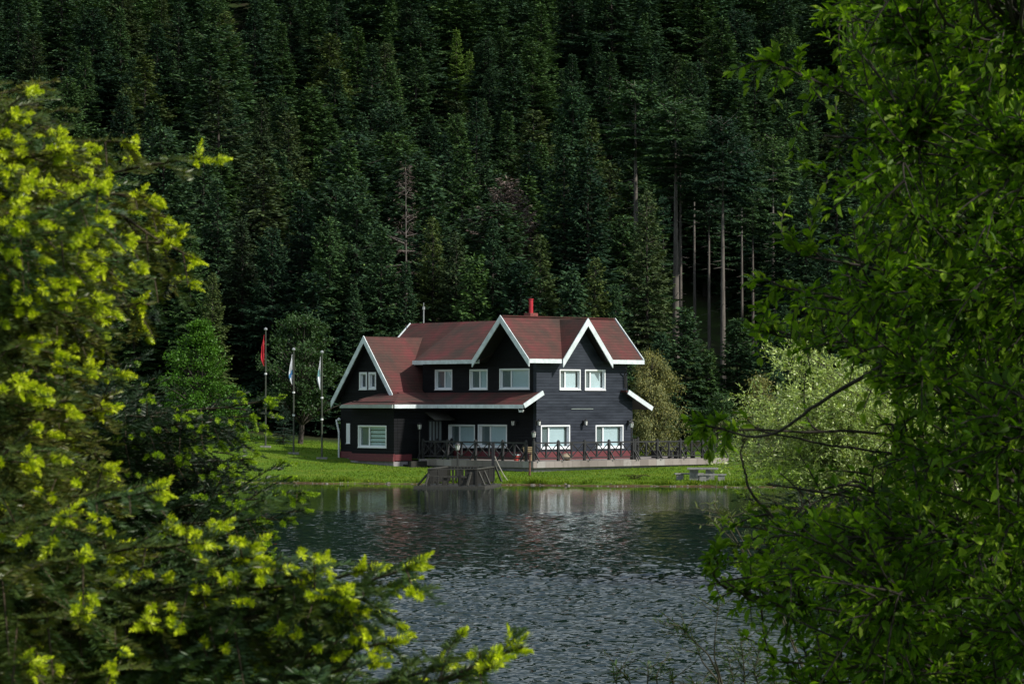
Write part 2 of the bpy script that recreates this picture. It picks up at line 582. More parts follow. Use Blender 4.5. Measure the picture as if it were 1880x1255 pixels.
def mat_water():
    m, nt, b = new_mat('lake_water')
    geo = N(nt, 'ShaderNodeNewGeometry')
    sp = N(nt, 'ShaderNodeSeparateXYZ')
    nt.links.new(geo.outputs['Position'], sp.inputs[0])
    b.inputs['Base Color'].default_value = (0.006, 0.015, 0.013, 1)
    b.inputs['Roughness'].default_value = 0.03
    b.inputs['IOR'].default_value = 1.333
    mp = N(nt, 'ShaderNodeMapping')
    mp.inputs['Rotation'].default_value = (0, 0, R(12))
    mp.inputs['Scale'].default_value = (0.75, 1.25, 1)
    nt.links.new(geo.outputs['Position'], mp.inputs[0])
    a = noise(nt, mp.outputs[0], 1.7, 3, 0.5)
    mp2 = N(nt, 'ShaderNodeMapping')
    mp2.inputs['Rotation'].default_value = (0, 0, R(-18))
    mp2.inputs['Scale'].default_value = (0.8, 1.3, 1)
    nt.links.new(geo.outputs['Position'], mp2.inputs[0])
    a2 = noise(nt, mp2.outputs[0], 4.2, 2, 0.5)
    patch = noise(nt, geo.outputs['Position'], 0.07, 3)
    h = math_n(nt, 'ADD', math_n(nt, 'MULTIPLY', a, 0.75), math_n(nt, 'MULTIPLY', a2, 0.30))
    # wind-ruffled in the open, sheltered and calmer under the far bank
    yv = math_n(nt, 'ADD', sp.outputs[1], math_n(nt, 'MULTIPLY', math_n(nt, 'SUBTRACT', patch, 0.5), 40.0))
    wind = maprange(nt, yv, 62, 134, 1.0, 0.06)
    wind2 = math_n(nt, 'MULTIPLY', wind, maprange(nt, patch, 0.3, 0.7, 0.65, 1.15))
    bp = N(nt, 'ShaderNodeBump')
    bp.inputs['Distance'].default_value = 0.06
    nt.links.new(h, bp.inputs['Height'])
    nt.links.new(wind2, bp.inputs['Strength'])
    nt.links.new(bp.outputs[0], b.inputs['Normal'])
    return m


wm = Acc()
wr = np.random.default_rng(9)
wu = np.concatenate([[-3.0, -1.5, -.8, -.45, -.33], np.linspace(-.26, .26, 380), [.33, .45, .8, 1.5, 3.0]])
wy = np.concatenate([np.arange(12, 36, .5), np.arange(36, 64, .06), np.arange(64, 100, .11), np.arange(100, 152, .18)])
WU, WY = np.meshgrid(wu, wy)
WX = WU * WY
WZ = np.zeros_like(WX)
patch = .5 + .5 * np.sin(WX * .11 + 1.3 * np.sin(WY * .05)) * np.sin(WY * .09 + .8 * np.sin(WX * .13 + 2))
wind = (1 - .95 * sstep((WY + 22 * (patch - .5) - 62) / 72)) * (1 + .35 * sstep((72 - WY) / 30))
for i in range(110):
    lam = math.exp(wr.uniform(math.log(.15), math.log(.42)))
    an = math.pi / 2 + wr.normal(0, .50)
    kx, ky = 2 * math.pi / lam * math.cos(an), 2 * math.pi / lam * math.sin(an)
    cell = np.maximum(.00137 * WY * abs(math.cos(an)), np.interp(WY, [36, 64, 70, 100, 106], [.06, .06, .11, .11, .18]))
    amp = WAVE * lam ** .9 / (2 * math.pi) * sstep((lam / cell - 1.6) / 2.0)
    WZ += amp * np.sin(kx * WX + ky * WY + wr.uniform(0, 6.28))
WZ *= wind * (.62 + .76 * patch) * math.sqrt(90 / 110)
nwy, nwx = WX.shape
ii = np.arange(nwx * nwy).reshape(nwy, nwx)
wm.add(np.stack([WX, WY, WZ], -1).reshape(-1, 3), np.stack([ii[:-1, :-1], ii[:-1, 1:], ii[1:, 1:], ii[1:, :-1]], -1).reshape(-1, 4))
tag(wm.build('lake_water', mat_water(), None, True), kind='structure')

# ------------------------------------------------------------------ the lake house
TH = R(42)
HB = np.array([1.293, 150.0, 0.87])          # corner of the two front walls, terrace level
ca, sa = math.cos(TH), math.sin(TH)


def to_local(p):
    d = np.asarray(p, float) - HB
    return np.array([d[0] * ca + d[1] * sa, -d[0] * sa + d[1] * ca, d[2]])


def to_world(p):
    return np.array([p[0] * ca - p[1] * sa, p[0] * sa + p[1] * ca, p[2]]) + HB


CL = to_local(CAM)


def pw(axis, val, px, py):
    """where the sight line through a photo pixel meets the wall plane a=val or b=val: (along, height)"""
    r = ray(px, py)
    d = np.array([r[0] * ca + r[1] * sa, -r[0] * sa + r[1] * ca, r[2]])
    i = 0 if axis == 'a' else 1
    t = (val - CL[i]) / d[i]
    p = CL + d * t
    return p[1 - i], p[2]


def rect(axis, val, x0, x1, y0, y1):
    c = [pw(axis, val, x0, y0), pw(axis, val, x1, y0), pw(axis, val, x0, y1), pw(axis, val, x1, y1)]
    u = sorted([(c[0][0] + c[2][0]) / 2, (c[1][0] + c[3][0]) / 2])
    z = sorted([(c[0][1] + c[1][1]) / 2, (c[2][1] + c[3][1]) / 2])
    return u[0], u[1], z[0], z[1]


Zr = 3.13
house = empty('lake_house', tuple(HB), TH)
tag(house, 'two storey black timber house with red shingle roofs and white gable boards on the lawn', 'house')


def P3(axis, val, u, z):
    return (val, u, z) if axis == 'a' else (u, val, z)


def wall(axis, val, u0, u1, z0, z1, holes, mat, extra=(), name='wall', inward=0.25):
    """wall of real thickness with openings; axis a: plane a=val facing -a, axis b: facing -b"""
    m = MB()
    us = sorted({u0, u1, *[h[0] for h in holes], *[h[1] for h in holes]})
    zs = sorted({z0, z1, *[h[2] for h in holes], *[h[3] for h in holes]})
    us = [u for u in us if u0 <= u <= u1]; zs = [z for z in zs if z0 <= z <= z1]
    for i in range(len(us) - 1):
        for k in range(len(zs) - 1):
            cu, cz = (us[i] + us[i + 1]) / 2, (zs[k] + zs[k + 1]) / 2
            if any(h[0] < cu < h[1] and h[2] < cz < h[3] for h in holes): continue
            for v in (val, val + inward):
                m.poly([P3(axis, v, us[i], zs[k]), P3(axis, v, us[i + 1], zs[k]), P3(axis, v, us[i + 1], zs[k + 1]), P3(axis, v, us[i], zs[k + 1])])
    for u in (u0, u1):
        m.poly([P3(axis, val, u, z0), P3(axis, val + inward, u, z0), P3(axis, val + inward, u, z1), P3(axis, val, u, z1)])
    for pl in extra:
        m.prism([P3(axis, val + 0.001, u, z) for u, z in pl], P3(axis, inward, 0, 0) if axis == 'a' else (0, inward, 0))
    return m.build(name, mat, house)


def window(axis, val, r, kind='slide', trim=0.065, depth=0.17, screen_low=True, blinds=False):
    """white casement set back in its opening: frame with reveals and mullion, then blind, screen and pane as sub-parts"""
    u0, u1, z0, z1 = r
    m = MB()
    f, bk = val - 0.028, val + depth

    def bx(a0, a1, c0, c1, v0, v1, mm=m):
        lo, hi = P3(axis, v0, a0, c0), P3(axis, v1, a1, c1)
        mm.span(lo, hi)
    # casing + reveal (one ring, running back into the wall)
    bx(u0, u0 + trim, z0, z1, f, bk); bx(u1 - trim, u1, z0, z1, f, bk)
    bx(u0 + trim, u1 - trim, z1 - trim, z1, f, bk); bx(u0 + trim, u1 - trim, z0, z0 + trim, f, bk)
    bx(u0 - 0.02, u1 + 0.02, z0 - 0.03, z0 - 0.002, f - 0.03, bk - .1)            # sill
    iu0, iu1, iz0, iz1 = u0 + trim, u1 - trim, z0 + trim, z1 - trim
    sw = 0.045
    g0, g1 = bk - 0.075, bk - 0.035
    # sash ring
    bx(iu0, iu0 + sw, iz0, iz1, g0, g1); bx(iu1 - sw, iu1, iz0, iz1, g0, g1)
    bx(iu0 + sw, iu1 - sw, iz1 - sw, iz1, g0, g1); bx(iu0 + sw, iu1 - sw, iz0, iz0 + sw, g0, g1)
    W = iu1 - iu0
    if kind == 'slide':                      # narrow screened third, then a mullion and the wide pane
        # the narrow leaf is on the photo's left: high u on axis a (b grows leftwards), low u on axis b
        um = iu1 - W * 0.34 if axis == 'a' else iu0 + W * 0.30
        bx(um - 0.04, um + 0.04, iz0 + sw, iz1 - sw, g0 - 0.015, g1 - 0.004)
    elif kind == 'half':
        um = (iu0 + iu1) / 2
        bx(um - 0.04, um + 0.04, iz0 + sw, iz1 - sw, g0 - 0.015, g1 - 0.004)
    else:
        um = None
    o = m.build('window', M['frame'], house)
    gm = MB(); gv = bk - 0.05
    gm.span(P3(axis, gv, iu0 + .01, iz0 + .01), P3(axis, gv + 0.008, iu1 - .01, iz1 - .01))
    gm.build('pane', M['glass'], o)
    bv = bk - 0.015
    if um is None:
        bm = MB(); bm.span(P3(axis, bv, iu0, iz0), P3(axis, bv + .01, iu1, iz1)); bm.build('curtain', M['curtain'], o)
    else:
        lo, hi = ((um, iu1), (iu0, um)) if axis == 'a' else ((iu0, um), (um, iu1))
        sm = MB(); sm.span(P3(axis, bv, lo[0], iz0), P3(axis, bv + .01, lo[1], iz1)); sm.build('screen', M['screen'], o)
        bm = MB()
        if blinds:
            n = 5
            hh = (iz1 - iz0) / n
            for k in range(n):
                bm.span(P3(axis, bv + .02, hi[0], iz0 + k * hh + hh * .22), P3(axis, bv + .03, hi[1], iz0 + (k + 1) * hh))
            dk = MB(); dk.span(P3(axis, bv + .12, hi[0], iz0), P3(axis, bv + .13, hi[1], iz1)); dk.build('dim_interior', M['room'], o)
        elif axis == 'b':
            e = hi[1] - (hi[1] - hi[0]) * 0.16
            bm.span(P3(axis, bv, hi[0] + .002, iz0), P3(axis, bv + .01, e, iz1))
            dk = MB(); dk.span(P3(axis, bv + .06, e - .05, iz0), P3(axis, bv + .07, hi[1], iz1)); dk.build('curtain', M['screen'], o)
        else:
            bm.span(P3(axis, bv, hi[0], iz0), P3(axis, bv + .01, hi[1] - .002, iz1))
        bm.build('blind', M['blind'], o)
    return o


def pull(r, e=0.004):
    return (r[0] - e, r[1] + e, r[2] - e, r[3] + e)


A_W, B_W = 6.68, 9.3
BAYA, BAYB0, BAYB1, WINGA, WINGB1 = -3.87, 7.1, 10.71, -1.9, 14.15
# ---- openings read off the photograph
gr_lo = [rect('b', 0, 992.6, 1046, 780, 823), rect('b', 0, 1093, 1144, 779.8, 822)]
gr_hi = [rect('b', 0, 1027, 1065.5, 677.8, 715), rect('b', 0, 1073.5, 1111, 678.2, 715.6)]
dk_hi = [rect('a', 0, 799, 830.5, 678.3, 714.8), rect('a', 0, 862.6, 895.4, 677.7, 714.6), rect('a', 0, 917.4, 972.5, 676.3, 714.2)]
dk_lo = [rect('a', 0, 822.5, 872, 779, 820.5), rect('a', 0, 877.8, 931, 779, 820.5)]
bay_w = [rect('a', BAYA, 657.8, 709.7, 780.5, 821)]
wing_w = [rect('a', WINGA, 660, 674.2, 683, 714.7), rect('a', WINGA, 677.2, 690.8, 683, 714.2)]
side_w = [rect('a', WINGA, 636.4, 643, 776.8, 813.2)]

zt = 2.17 + Zr                                    # eaves level
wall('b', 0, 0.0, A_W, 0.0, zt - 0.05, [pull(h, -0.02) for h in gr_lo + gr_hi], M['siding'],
     extra=[[(1.50, zt - .05), (4.80, zt - .05), (3.15, zt + 1.93)]])
wall('b', 0.02, A_W + 0.001, 7.1, 0.0, 0.12 + Zr, [], M['siding'])
wall('a', 0, 0.26, B_W, 0.0, zt - 0.05, [pull(h, -0.02) for h in dk_hi + dk_lo], M['siding_shaded'],
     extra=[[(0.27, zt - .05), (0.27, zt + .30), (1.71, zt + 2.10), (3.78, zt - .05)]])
wall('a', BAYA, BAYB0, BAYB1, -0.02, -.05 + Zr, [pull(h, -0.02) for h in bay_w], M['siding_shaded'])
wall('b', BAYB0, BAYA + 0.26, -0.001, 0.0, -0.19 + Zr, [], M['siding_shaded'])
wl = MB()
wl.span((BAYA + .26, BAYB1 - .25, -.02), (WINGA - .001, BAYB1 - 0.002, .05 + Zr))
wl.build('wall', M['siding_shaded'], house)
wall('a', WINGA, 10.55, WINGB1, -0.02, 0.33 + Zr, [pull(h, -0.02) for h in wing_w + side_w], M['siding_shaded'],
     extra=[])
wing_up = wall('a', WINGA, 9.42, 13.8, 0.334 + Zr, 0.62 + Zr, [pull(h, -0.02) for h in wing_w], M['siding_shaded'])
# gable wall of the wing above: pieces round the two little windows
zA, zB = min(w_[2] for w_ in wing_w) + .02, max(w_[3] for w_ in wing_w) - .02
ridge_w = 3.53 + Zr - 0.24
gx = lambda z: (ridge_w - z) / 1.257
bl = [11.61 - gx(zB), wing_w[1][0] + .02, wing_w[1][1] - .02, wing_w[0][0] + .02, wing_w[0][1] - .02, 11.61 + gx(zB)]
mg = MB()
for (u0, u1) in ((bl[0], bl[1]), (bl[2], bl[3]), (bl[4], bl[5])):
    lo0 = u0 if u0 != bl[0] else 11.61 - gx(0.62 + Zr + .004)
    hi0 = u1 if u1 != bl[5] else 11.61 + gx(0.62 + Zr + .004)
    mg.prism([(WINGA, lo0, .624 + Zr), (WINGA, hi0, .624 + Zr), (WINGA, u1, zB), (WINGA, u0, zB)], (.25, 0, 0))
mg.prism([(WINGA, bl[0], zB + .001), (WINGA, bl[5], zB + .001), (WINGA, 11.61, ridge_w)], (.25, 0, 0))
mg.build('wall', M['siding_shaded'], house)
# hidden sides and back of the house
bk_ = MB()
bk_.span((6.5, 0.27, 0), (6.68, 13.6, zt - .06))
bk_.span((WINGA + .3, 13.9, 0), (6.45, 14.12, .3 + Zr))
bk_.span((0.3, 13.4, .31 + Zr), (6.45, 13.6, zt - .06))
bk_.span((6.69, 0.28, 0), (7.09, 6.0, .1 + Zr))
bk_.build('wall', M['siding_shaded'], house)
# interior floors so that the rooms are dark behind glass
fl_ = MB()
fl_.span((0.3, 0.3, 2.75), (6.4, 13.3, 2.85))
fl_.span((0.9, 0.9, 0.02), (1.0, 13.0, 2.7)); fl_.span((0.9, 0.9, 2.9), (1.0, 13.0, zt - .1))
fl_.span((1.05, 0.9, 0.02), (6.3, 1.0, 2.7)); fl_.span((1.05, 0.9, 2.9), (6.3, 1.0, zt - .1))
fl_.build('interior_partition', M['room'], house)

for r_ in gr_lo + gr_hi: window('b', 0, r_, 'slide')
for i_, r_ in enumerate(dk_hi): window('a', 0, r_, 'slide' if i_ == 2 else 'half')
for r_ in dk_lo: window('a', 0, r_, 'slide', depth=.24)
window('a', BAYA, bay_w[0], 'slide', blinds=True)
for r_ in wing_w: window('a', WINGA, r_, 'plain', trim=.10, depth=.16)
window('a', WINGA, side_w[0], 'plain', trim=.16, depth=.12)

# red base boards and plinth
rb = MB()
rb.span((-0.03, 0.3, 0.005), (-0.003, 7.07, .40)); rb.span((0.02, -0.03, 0.005), (7.1, -0.003, .42))
rb.build('base_board', M['red_base'], house)
rb = MB()
rb.span((BAYA - .10, BAYB0 - .08, -.10), (BAYA - .002, BAYB1 + .1, .26))
rb.span((BAYA - .10 + .1, BAYB0 - .10, -.10), (-2.7, BAYB0 - .003, .24))
rb.span((WINGA - .08, BAYB1 + .101, -.06), (WINGA - .003, WINGB1, .30))
rb.span((BAYA - .24, BAYB0 - .2, -.13), (BAYA - .103, BAYB1 - .55, .10))
rb.build('base_board', M['red_base'], house)
pl = MB()
pl.span((BAYA - .06, BAYB0 - .04, -1.0), (BAYA + .3, BAYB1 + .02, -.135))
pl.span((BAYA + .301, BAYB0 - .04, -1.0), (-2.65, BAYB0 + .3, -.135))
pl.span((WINGA - .05, BAYB1 + .03, -1.0), (WINGA + .3, WINGB1 + .02, -.07))
pl.build('plinth', M['plinth'], house)

# ---- roofs
SH = [M['shingle'], M['soffit']]


def roof(polys, t=0.13, name='roof'):
    m = MB()
    for p in polys:
        m.prism([(a, b, z + Zr) for a, b, z in p], (0, 0, -t), mi_bottom=1)
    return m.build(name, SH, house)


RF, ZF, E = 1.71, 4.47, 2.17      # front block: ridge line b, ridge height, eaves height
G2 = 3.15
_zv = E + 2.13 * (ZF - E) / (RF + .53)
front_roof = roof([[(-1.0, -.53, E), (G2 - 1.8, -.53, E), (G2 - .0005, 1.6, _zv), (G2 - .0005, RF, ZF), (-1.0, RF, ZF)],
                   [(G2 + 1.8, -.53, E), (7.35, -.53, E), (7.35, RF, ZF), (G2 + .0005, RF, ZF), (G2 + .0005, 1.6, _zv)],
                   [(-1.0, RF + .001, ZF), (7.35, RF + .001, ZF), (7.35, 3.94, E), (-1.0, 3.94, E)]])
G2 = 3.15
gable_roof = roof([[(G2 - 1.8, -.6, E + .004), (G2 - .001, -.6, 4.355), (G2 - .001, 2.4, 4.355), (G2 - 1.8, 2.4, E + .004)],
                   [(G2 + 1.8, -.6, E + .004), (G2 + .001, -.6, 4.355), (G2 + .001, 2.4, 4.355), (G2 + 1.8, 2.4, E + .004)]])
main_roof = roof([[(-.7, 3.9, E + .006), (-.7, 9.25, E + .006), (2.9, 9.25, 4.40), (2.9, 1.8, 4.40)],
                  [(2.901, 1.8, 4.40), (2.901, 9.25, 4.40), (6.9, 9.25, E), (6.9, 3.0, E)]])
rear_roof = roof([[(.45, 9.252, E), (.45, 13.75, E), (2.9, 13.75, 4.395), (2.9, 9.252, 4.395)],
                  [(2.901, 9.252, 4.395), (2.901, 13.75, 4.395), (6.9, 13.75, E), (6.9, 9.252, E)]])
RW, ZW = 11.61, 3.53
wing_roof = roof([[(-2.28, 9.2, .46), (2.4, 9.2, .46), (2.4, RW, ZW), (-2.28, RW, ZW)],
                  [(-2.28, RW + .001, ZW), (2.4, RW + .001, ZW), (2.4, 14.42, .02), (-2.28, 14.42, .02)]])
bay_roof = roof([[(-4.39, 6.51, -.22), (-1.9, 9.0, .40), (-1.9, 10.70, .40), (-4.39, 10.93, -.22)],
                 [(-4.39, 6.511, -.22), (-1.28, 6.511, -.22), (0.05, 9.26, .475), (-1.9, 9.26, .475), (-1.9, 9.0, .403)]], t=.10)
porch_roof = roof([[(-1.28, -.43, -.22), (.02, -.43, .44), (.02, 9.25, .44), (-1.28, 6.51, -.22)]], t=.10)
leanto = roof([[(6.18, -.45, .56), (8.09, -.45, -.39), (8.09, 5.5, -.39), (6.18, 5.5, .56)]], t=.10)


def barge_v(parent, axis, val, pl_, ap, pr, h, t=.05, name='bargeboard'):
    """V of white boards along the two rakes of a gable, front face towards -axis"""
    m = MB()
    (ul, zl), (ua, za), (ur, zr_) = pl_, ap, pr
    sl, sr = (za - zl) / (ua - ul), (zr_ - za) / (ur - ua)
    dl, dr = h * math.sqrt(1 + sl * sl), h * math.sqrt(1 + sr * sr)
    ia = za - (dl + dr) / 2
    q = lambda u, z: np.array(P3(axis, val, u, z + Zr))
    vec = np.array(P3(axis, t, 0, 0)) if axis == 'a' else np.array((0, t, 0))
    for quad in ([q(ul, zl), q(ua, za), q(ua, ia), q(ul, zl - dl)], [q(ua, za), q(ur, zr_), q(ur, zr_ - dr), q(ua, ia)]):
        m.prism(quad, vec)
    return m.build(name, M['white'], parent)


barge_v(front_roof, 'a', -1.06, (-.56, E), (RF, ZF + .05), (3.98, E), .27)
barge_v(gable_roof, 'b', -.66, (G2 - 1.83, E), (G2, 4.40), (G2 + 1.83, E), .27)
barge_v(wing_roof, 'a', -2.34, (9.12, .38), (RW, ZW + .05), (14.5, -.03), .25)


def board(parent, p, q, h=.20, t=.05, name='fascia', mat='white', out=(0, 0, 1)):
    m = MB()
    m.bar((p[0], p[1], p[2] + Zr), (q[0], q[1], q[2] + Zr), t, h, out)
    return m.build(name, M[mat], parent)


board(front_roof, (-1.03, -.56, E - .09), (1.27, -.56, E - .09), .22)
board(front_roof, (5.03, -.56, E - .09), (7.42, -.56, E - .09), .22)
board(front_roof, (7.38, -.53, E + .0), (7.38, RF, ZF + .0), .16, .05, 'rake_board')
board(front_roof, (7.38, RF, ZF + .0), (7.38, 3.94, E + .0), .16, .05, 'rake_board')
board(main_roof, (-.735, 3.75, E - .08), (-.735, 9.28, E - .08), .21)
board(rear_roof, (.45, 13.79, E - .02), (2.9, 13.79, 4.37), .15, .05, 'rake_board')
board(porch_roof, (-1.315, -.40, -.31), (-1.315, 6.49, -.31), .20)
board(porch_roof, (-1.31, -.465, -.28), (.06, -.465, .415), .24, .06, 'rake_board')
board(bay_roof, (-4.36, 6.475, -.31), (-1.35, 6.475, -.31), .20)
board(leanto, (6.28, -.485, .47), (8.12, -.485, -.445), .24, .06, 'rake_board')
gm = MB()
gm.span((-4.50, 6.52, -.40 + Zr), (-4.395, 10.98, -.29 + Zr)); gm.span((-4.47, 6.53, -.285 + Zr), (-4.395, 10.9, -.22 + Zr))
gm.build('gutter', M['gutter'], bay_roof)
gm = MB()
gm.span((.30, 9.3, E - .2 + Zr), (.44, 13.7, E - .06 + Zr)); gm.build('gutter', M['gutter'], rear_roof)
# ridge caps
rc = MB()
rc.bar((-.98, RF, ZF + Zr + .02), (7.33, RF, ZF + Zr + .02), .22, .05)
rc.build('ridge_cap', M['shingle'], front_roof)

# chimney, mast, pipes, lamps, canopy, door
ch = MB()
ch.box((1.75, 2.35, 4.35 + Zr), (.55, .5, .7))
cho = ch.build('chimney', M['brick'], front_roof)
cp = MB(); cp.tube([(1.75, 2.35, 4.68 + Zr), (1.75, 2.35, 5.42 + Zr)], .115, 12); cp.tube([(1.75, 2.35, 5.425 + Zr), (1.75, 2.35, 5.47 + Zr)], .14, 12)
cp.build('flue_pipe', M['red_pipe'], cho)
ms_ = MB()
ms_.tube([(2.95, 12.7, 4.2 + Zr), (2.95, 12.7, 5.15 + Zr)], .035, 8)
ms_.tube([(2.95, 12.7, 5.152 + Zr), (2.95, 12.7, 5.32 + Zr)], .075, 10); ms_.tube([(2.95, 12.7, 5.322 + Zr), (2.95, 12.7, 5.55 + Zr)], .02, 6)
ms_.build('mast', M['metal_grey'], rear_roof)


def pipe(pts, rad, mat, name='downspout'):
    m = MB(); m.tube(pts, rad, 8); return m.build(name, M[mat], house)


pb, pz = pw('a', WINGA - .12, 623, 790)
pipe([(WINGA - .15, pb + .22, pw('a', WINGA - .15, 617, 770)[1]), (WINGA - .15, pb + .16, pz + .35), (WINGA - .15, pb, pz - .08), (WINGA - .15, pb, -.25)], .055, 'white_pipe')
q0 = pw('b', -.10, 1144, 676); q1 = pw('b', -.10, 1147, 688); q2 = pw('b', -.10, 1147.5, 711)
pipe([(q0[0], -.35, q0[1]), (q1[0], -.09, q1[1]), (q2[0], -.09, q2[1])], .04, 'metal_black')
q0 = pw('b', -.10, 1152, 676); q1 = pw('b', -.10, 1150, 690); q2 = pw('b', -.10, 1150.5, 713)
pipe([(q0[0], -.35, q0[1]), (q1[0], -.08, q1[1]), (q2[0], -.08, q2[1])], .035, 'metal_black')


def wall_lamp(p, d):
    """black bracket lantern; d: outward unit (a,b)"""
    p = np.array(p); d3 = np.array([d[0], d[1], 0.0])
    m = MB()
    m.box(p + d3 * .03, (.10, .10, .26)); m.bar(p + d3 * .05 + UP * .06, p + d3 * .22 + UP * .12, .03, .03)
    c = p + d3 * .24
    m.tube([c + UP * -.16, c + UP * -.13], [.05, .075], 8); m.tube([c + UP * .10, c + UP * .20], [.12, .02], 8)
    for k in range(4):
        an = k * math.pi / 2 + .78
        o_ = np.array([math.cos(an), math.sin(an), 0]) * .075
        m.bar(c + o_ - UP * .13, c + o_ * 1.25 + UP * .10, .02, .02, (d[0], d[1], 0.01))
    o = m.build('wall_lamp', M['metal_black'], house)
    g_ = MB(); g_.tube([c - UP * .128, c + UP * .098], [.06, .085], 8); g_.build('lamp_glass', M['lamp_glass'], o)


for px_, py_ in ((984, 776), (1070, 775.5), (1152.5, 775.5)):
    u, z = pw('b', 0, px_, py_); wall_lamp((u, -.01, z), (0, -1))
u, z = pw('a', 0, 948, 776); wall_lamp((-.01, u, z), (-1, 0))
# slim white awning rail on the sunlit wall
u0, z0 = pw('b', 0, 1048, 750.2); u1, _ = pw('b', 0, 1088, 750.2)
m_ = MB(); m_.span((u0, -.05, z0 - .012), (u1, -.003, z0 + .012)); m_.build('awning_rail', M['gutter'], house)
# flood lamp at the porch corner
m_ = MB(); u, z = pw('a', -1.25, 967, 754.5)
m_.box((-1.2, -.1, z), (.12, .2, .11)); m_.tube([(-1.2, .05, z + .02), (-1.2, .12, z + .13)], .02, 6); m_.tube([(-1.2, -.22, z - .02), (-1.2, -.26, z + .06)], [.05, .06], 8)
m_.build('flood_lamp', M['white_pipe'], house)
# security camera ball at the left corner
m_ = MB(); u, z = pw('a', WINGA - .1, 623, 768)
m_.tube([(WINGA - .12, u, z - .09), (WINGA - .12, u, z)], [.10, .10], 10); m_.tube([(WINGA - .12, u, z), (WINGA - .12, u, z + .05)], [.08, .02], 10)
m_.build('dome_camera', M['white_pipe'], house)
# door on the side of the bay and its small canopy
d0, _ = pw('b', BAYB0, 786, 800); d1, _ = pw('b', BAYB0, 810, 800)
dm = MB(); dm.span((d0, BAYB0 - .05, .02), (d1, BAYB0 - .004, 2.1))
door = dm.build('door', M['black_wood'], house)
dg = MB()
for k in range(4):
    w_ = (d1 - d0) / 4
    dg.span((d0 + k * w_ + .05, BAYB0 - .062, .95), (d0 + (k + 1) * w_ - .05, BAYB0 - .052, 2.0))
dg.build('door_glass', M['screen'], door)
dh = MB(); dh.span((d0 + .06, BAYB0 - .10, .95), (d0 + .09, BAYB0 - .063, 1.15)); dh.build('handle', M['metal_grey'], door)
c0, cz = pw('b', BAYB0 - .8, 775, 762); c1, _ = pw('b', BAYB0 - .8, 808, 762)
cm = MB(); cm.prism([(d0 - .25, BAYB0 - .01, cz + .18), (d1 + .25, BAYB0 - .01, cz + .18), (d1 + .25, BAYB0 - .85, cz - .22), (d0 - .25, BAYB0 - .85, cz - .22)], (0, 0, -.05))
cm.build('canopy', M['weathered_pale'], house)

# ------------------------------------------------------------------ terrace and railings
terrace = empty('stone_terrace', tuple(HB), TH)
tag(terrace, 'raised stone edged terrace wrapping the sunlit and shaded fronts of the black house', 'terrace')
tm = MB()
outl = [(-2.6, -2.6), (11.89, -2.6), (11.89, 4.5), (7.12, 4.5), (7.12, .3), (-.05, .3), (-.05, 7.05), (-2.6, 7.05)]
# two slabs butted end to end
tm.prism([(-2.6, -2.6, 0), (11.89, -2.6, 0), (11.89, -.04, 0), (-2.6, -.04, 0)], (0, 0, -.33))
tm.prism([(-2.6, -.039, -.001), (-.04, -.039, -.001), (-.04, 6.54, -.001), (-2.6, 6.54, -.001)], (0, 0, -.33))
tm.prism([(7.2, -.039, -.002), (11.89, -.039, -.002), (11.89, 4.5, -.002), (7.2, 4.5, -.002)], (0, 0, -.33))
tm.build('paving_slab', M['slab'], terrace)
tb = MB()
tb.span((-2.38, -2.38, -1.0), (11.6, -2.1, -.331)); tb.span((-2.38, -2.099, -1.0), (-2.1, 6.4, -.331)); tb.span((11.3, -2.099, -1.0), (11.6, 4.3, -.331))
tb.build('base_wall', M['plinth'], terrace)
st = MB()
for k in range(3):
    st.span((-2.62 - .34 * (k + 1), 6.02, -1.0), (-2.62 - .34 * k - .001, 7.0, -.14 - .15 * k))
st.span((-3.7, 5.86, -1.0), (-2.605, 6.018, -.10))
st.build('step', M['weathered'], terrace)

COPY_POST = []


def railing(name, label, p, q, posts, outward, group=None, braces=True, h=.97):
    """timber rail run: posts, top and bottom rails, crossed braces in each half bay"""
    p, q = np.array(p, float), np.array(q, float)
    t = unit(q - p); L = np.linalg.norm(q - p)
    root = empty(name, tuple(to_world(p)), TH)
    tag(root, label, 'railing', group)
    off = lambda s, z, o=0.0: t * s + np.array([outward[0], outward[1], 0]) * o + np.array([0, 0, z])
    for s in posts:
        m = MB()
        m.bar(off(s, 0), off(s, h + .07), .12, .12, tuple(t))
        m.bar(off(s, h + .07), off(s, h + .12), .07, .07, tuple(t))
        if braces:
            m.bar(off(s + .02, .47, .07), off(s + .20, .01, .22), .05, .06, (outward[0], outward[1], .3))
        m.build('post', M['black_wood'], root)
    m = MB(); m.bar(off(posts[0] + .061, h - .03), off(posts[-1] - .061, h - .03), .09, .075); m.build('top_rail', M['black_wood'], root)
    m = MB(); m.bar(off(posts[0] + .061, .16), off(posts[-1] - .061, .16), .07, .06); m.build('bottom_rail', M['black_wood'], root)
    for a_, b_ in zip(posts[:-1], posts[1:]):
        mid = (a_ + b_) / 2
        m = MB()
        m.bar(off(mid, .192), off(mid, h - .07), .075, .08, tuple(t))
        for s0, s1 in ((a_ + .06, mid - .04), (mid + .04, b_ - .06)):
            m.bar(off(s0, .20, -.012), off(s1, h - .08, -.012), .03, .055, (outward[0], outward[1], .01))
            m.bar(off(s0, h - .08, .022), off(s1, .20, .022), .03, .055, (outward[0], outward[1], .01))
        m.build('cross_brace', M['black_wood'], root)
    return root


